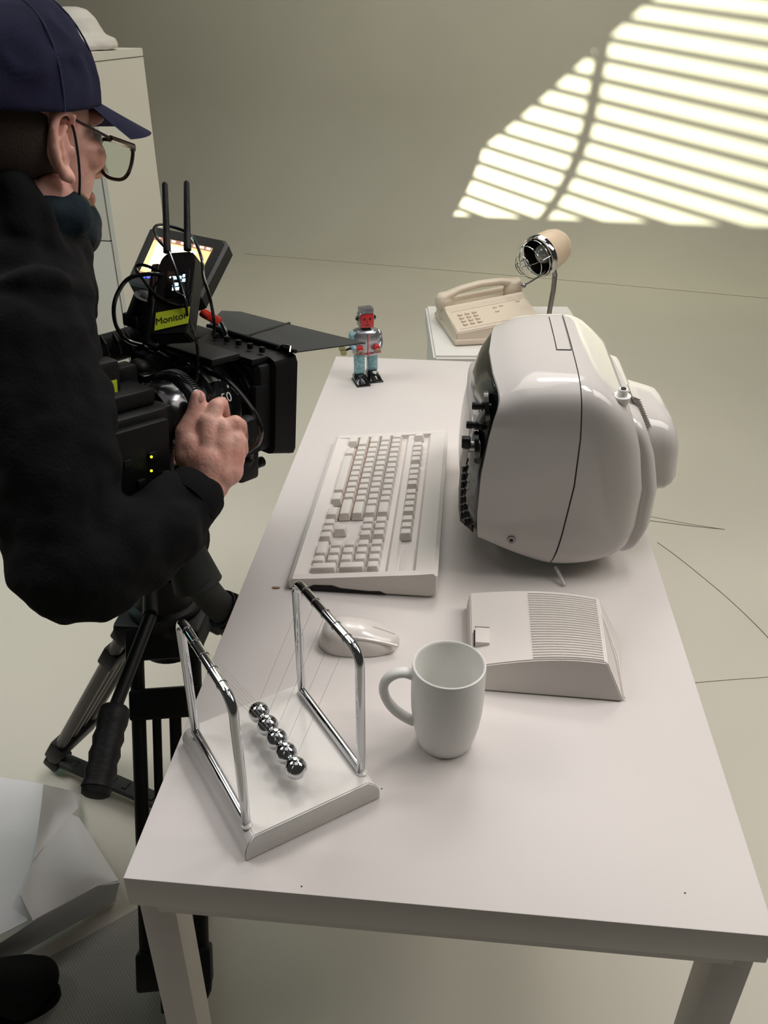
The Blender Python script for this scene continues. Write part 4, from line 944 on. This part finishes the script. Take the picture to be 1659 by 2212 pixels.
# far hand holding the body of the camera
q = WR2
for i in range(4): chain(bm, [(q, .020), (q+V((.05, -.01+.0*i, .035-.022*i)), .011), (q+V((.075, -.04, .034-.022*i)), .009), (q+V((.07, -.06, .030-.022*i)), .008)])
chain(bm, [(q, .020), (q+V((.03, -.04, .04)), .012), (q+V((.05, -.06, .05)), .009)])
# legs
HPR, HPL = PEL+V((.0, -.10, -.03)), PEL+V((-.02, .10, -.03))
KR, KL_ = V((-.60, .24, .48)), V((-.84, .50, .48)); AR, AL = V((-.52, .232, .09)), V((-.98, .50, .09))
chain(bm, [(HPR, .085), (KR, .056), (KR.lerp(AR, .35), .055), (AR, .038)]); chain(bm, [(HPL, .085), (KL_, .056), (KL_.lerp(AL, .35), .055), (AL, .038)])
chain(bm, [(AR, .032), (AR+V((.12, .03, -.045)), .022)]); chain(bm, [(AL, .032), (AL+V((.12, .02, -.045)), .022)])
body = fuse('body', bm, .0024, 2); body.materials.clear()
obj('body', body, 'skin', op)
bm = nb(); q0, q1 = Hn(431.5, 862, -.0075), Hn(430, 848, -.004)
ball(bm, Hn(431, 858, -.0068), (.0062, .0022, .0078), 3, Matrix((rt, fwd, up)).transposed() @ Euler((R(-14), 0, 0)).to_matrix()); obj('thumbnail', bm, mat('nail', (205, 150, 138), .3), op)
# eyes
for s_ in (-1, 1):
    bm = nb(); ball(bm, H3(.086, s_*.031, .008), .0118, 3); ey = obj('eye', bm, mat('eye_white', (215, 210, 205), .2), op)
    bm = nb(); cyl(bm, H3(.0965, s_*.031, .006), H3(.0985, s_*.031, .0055), .0045, n=16); obj('iris', bm, 'ink', ey)
# stubble along the jaw
bm = nb(); ball(bm, H3(.072, 0, -.082), (.036, .044, .030), 4, HR3)
for s_ in (-1, 1): cap(bm, H3(.030, s_*.052, -.058), H3(.05, s_*.046, -.070), .010, .012); cap(bm, H3(.045, s_*.050, -.060), H3(.080, s_*.026, -.068), .010, .010)
bd_ = fuse('beard', bm, .003, 2); bd_.materials.clear(); obj('beard', bd_, 'beard', op)
# cropped hair below the cap
bm = nb(); ball(bm, H3(-.026, 0, .010), (.086, .0775, .072), 4, HR3); hr_ = fuse('hair', bm, .004, 1); hr_.materials.clear(); obj('hair', hr_, mat('cropped_hair', (48, 34, 28), .9, bump=1, bscale=500), op)
# cap
cp = nb(); rings = []
for i in range(33):
    e = (PI/2)*i/32; z0 = .032
    ring_ = []
    for k in range(144):
        a = 2*PI*k/144; ca, sa = math.cos(a), math.sin(a)
        wr = 1+.008*math.sin(a*7+e*3)*math.cos(e)+.006*math.sin(a*3+1)+(0 if i == 0 else .085*min(1, i/8)*(.45-abs(mnoise.noise(V((ca*2.1+e*1.4, sa*2.1-e*.8, e*2.4+3))))*2.0)*math.cos(e)**1.5)
        rx = .112 if ca > 0 else .118
        x = -.014+rx*ca*math.cos(e)**.85*wr; y = .092*sa*math.cos(e)**.85*wr; z = z0+.018*max(0, ca)-.012*max(0, -ca)*1+(.108)*math.sin(e)**1.05
        if i == 0: pass
        ring_.append(H3(x, y, z if i else z))
    rings.append(ring_)
loft(cp, rings, (False, True)); bmesh.ops.solidify(cp, geom=cp.faces[:], thickness=-.0018)
hat = obj('cap', cp, 'denim', op, ang=89)
cp = nb(); A = []
for i in range(13):
    row = []
    for k in range(25):
        a = R(-62+124*k/24); s = i/12; ca, sa = math.cos(a), math.sin(a)
        bx, by = -.014+.110*ca, .090*sa
        x = bx+.096*s*(max(ca, 0)**.62)+.006*s; y = by*(1-.06*s); z = .034+.018*ca-.018*s*ca-.021*(y/.09)**2*s-.006*s
        row.append(cp.verts.new(H3(x, y, z)))
    A.append(row)
for i in range(12):
    for k in range(24): cp.faces.new((A[i][k], A[i][k+1], A[i+1][k+1], A[i+1][k]))
bmesh.ops.solidify(cp, geom=cp.faces[:], thickness=.004); obj('brim', cp, 'denim', hat, ang=70)
cp = nb()
for sgn in (-1, 1):
    for b_ in range(3):
        a = R(30+60*b_)*sgn; tube(cp, [H3(-.014+(.113 if math.cos(a) > 0 else .119)*math.cos(a)*math.cos(e)**.85, .093*math.sin(a)*math.cos(e)**.85, .032+.018*max(0, math.cos(a))-.012*max(0, -math.cos(a))+.1085*math.sin(e)**1.05) for e in [PI/2*i/12 for i in range(13)]], .0011, 6)
obj('cap_seam', cp, 'denim', hat)
cp = nb(); lathe(cp, [(0, .004), (.006, .003), (.008, 0)], H3(-.014, 0, .1395), HU, 16); obj('cap_button', cp, 'denim', hat)
# glasses
gl_ = nb(); lens_pts = []
def gp_(x, y, z): return H3(x, y, z)
GX = .122; GZ = -.012
for s_ in (-1, 1):
    o_ = [(.010, .019), (.030, .021), (.058, .019), (.064, .012), (.060, -.008), (.048, -.021), (.026, -.023), (.012, -.016), (.008, 0)]
    tube(gl_, [gp_(GX-.10*abs(y)**1.6*2.2, s_*y, GZ+z) for y, z in o_], .0023, 8, closed=True, smooth=5)
tube(gl_, [gp_(GX, -.009, GZ+.006), gp_(GX+.002, 0, GZ+.010), gp_(GX, .009, GZ+.006)], .002, 8)
gg = obj('glasses', gl_, 'tortoise', op)
for s_ in (-1, 1):
    gl_ = nb(); x0 = GX-.10*.062**1.6*2.2
    tube(gl_, [gp_(x0, s_*.064, GZ+.014), gp_(x0-.006, s_*.070, GZ+.018), gp_(x0-.05, s_*.076, GZ+.024)], .0036, 8); tube(gl_, [gp_(x0-.05, s_*.076, GZ+.024), gp_(.006, s_*.079, .028), gp_(-.012, s_*.079, .026)], .0018, 8); obj('temple', gl_, 'tortoise', gg)
    gl_ = nb(); o_ = [(.010, .019), (.030, .021), (.058, .019), (.064, .012), (.060, -.008), (.048, -.021), (.026, -.023), (.012, -.016)]
    loft(gl_, [[gp_(GX-.10*abs(y)**1.6*2.2+dx, s_*y, GZ+z) for y, z in o_] for dx in (-.0006, .0006)]); obj('lens', gl_, 'glass', gg, smooth=False)
# face mask pulled under the chin, with ear loops
bm = nb(); ball(bm, H3(.040, 0, -.094), (.066, .066, .050), 4, HR3 @ Euler((0, R(14), 0)).to_matrix()); ball(bm, H3(.012, 0, -.110), (.058, .066, .044), 4, HR3); ball(bm, H3(.03, 0, -.135), (.05, .055, .035), 3, HR3); ball(bm, H3(.004, 0, -.094), (.066, .079, .056), 4, HR3); ball(bm, H3(-.010, 0, -.125), (.060, .070, .045), 4, HR3); ball(bm, H3(.006, 0, -.080), (.062, .0795, .036), 4, HR3); ball(bm, H3(-.016, 0, -.092), (.058, .0775, .046), 4, HR3); ball(bm, H3(-.004, 0, -.072), (.058, .084, .038), 4, HR3); cap(bm, H3(-.045, -.045, -.085), H3(.02, -.06, -.075), .026, .028); ball(bm, H3(.06, 0, -.088), (.046, .058, .036), 4, HR3)
mk = fuse('face_mask', bm, .0035, 4, [(.03, .006)]); mk.materials.clear(); mk_ = obj('face_mask', mk, 'mask', op)
for s_ in (-1, 1):
    bm = nb(); tube(bm, [H3(.030, s_*.066, -.075), H3(.022, s_*.077, -.03), H3(.012, s_*.080, .012), H3(.002, s_*.080, .030)], .0014, 6, smooth=5); obj('ear_loop', bm, 'mask', mk_)
# jacket
bm = nb()
chain(bm, [(P(-40, 470, .98), .070), (P(20, 560, 1.0), .074), (P(60, 640, 1.03), .080)])
chain(bm, [(P(-60, 330, .96), .045), (P(12, 322, .935), .026), (P(30, 350, .93), .021), (P(28, 400, .93), .030), (P(50, 480, .94), .030), (P(66, 545, .96), .034)]); chain(bm, [(P(-60, 380, .98), .060), (P(8, 430, .98), .045), (P(60, 530, .98), .038)])
chain(bm, [(P(30, 560, 1.0), .080), (SR, .088)]); chain(bm, [(P(40, 560, 1.05), .075), (P(110, 720, 1.14), .062)])
chain(bm, [(P(10, 640, 1.04), .09), (CHB, .150), (PEL, .155)]); chain(bm, [(P(110, 720, 1.14), .060), (P(112, 900, 1.12), .070), (P(140, 1010, 1.10), .072), (CHB, .13)])
chain(bm, [(SR, .084), (SR.lerp(EL, .5), .075), (P(155, 1225, .96), .066), (P(215, 1238, .965), .056)])
chain(bm, [(P(190, 1230, .96), .060), (P(270, 1190, .985), .060), (P(345, 1140, 1.01), .052), (P(392, 1095, 1.03), .0405), (P(415, 1076, 1.04), .036)])
chain(bm, [(SL, .08), (EL2, .062), (WR2+V((-.06, 0, 0)), .044)])
chain(bm, [(P(66, 405, .94), .012), (P(84, 450, .935), .013), (P(108, 510, .945), .013), (P(130, 562, .965), .014), (P(165, 612, .99), .013)]); chain(bm, [(P(-10, 622, .895), .013), (P(60, 602, .898), .013), (P(120, 606, .92), .013), (P(175, 640, .97), .013)])
jk = fuse('jacket', bm, .005, 5, [(.10, .030), (.04, .010)]); jk.materials.clear(); jo = obj('jacket', jk, 'cloth', op)
bm = nb(); ca_, cb_ = P(400, 1090, 1.032), P(426, 1062, 1.047); lathe(bm, [(.0375, 0), (.0390, .006), (.0385, .020), (.0372, .028), (.034, .029), (.033, .02)], ca_, cb_-ca_, 40); obj('cuff', bm, 'cloth', jo)
# trousers and shoes
bm = nb(); chain(bm, [(PEL, .13), (HPR, .100), (KR, .074), (AR+V((0, 0, .02)), .060)]); chain(bm, [(HPL, .100), (KL_, .074), (AL+V((0, 0, .02)), .060)])
tr = fuse('trousers', bm, .007, 4, [(.08, .02)]); tr.materials.clear(); obj('trousers', tr, 'cloth', op)
for A_, yw in ((AR, R(14)), (AL, R(10))):
    bm = nb(); mzz = Matrix.Rotation(yw, 3, 'Z'); o_ = V((A_.x, A_.y, 0))
    cap(bm, o_+mzz @ V((-.03, 0, .045)), o_+mzz @ V((.05, 0, .05)), .046, .047); cap(bm, o_+mzz @ V((.05, 0, .048)), o_+mzz @ V((.145, .004, .044)), .046, .044); cap(bm, o_+mzz @ V((.145, -.012, .038)), o_+mzz @ V((.165, .012, .038)), .038, .036); cap(bm, o_+mzz @ V((-.02, 0, .05)), o_+mzz @ V((-.02, 0, .10)), .040, .045)
    sh = fuse('shoe', bm, .004, 5); sh.materials.clear(); so = obj('shoe', sh, 'shoe', op)
    bm = nb(); loft(bm, [[o_+mzz @ V((.068+.132*math.cos(a), .046*math.sin(a)*(1+.15*math.cos(a)), z)) for a in [2*PI*k/32 for k in range(32)]] for z in (.001, .014)]); obj('sole', bm, 'shoe', so)
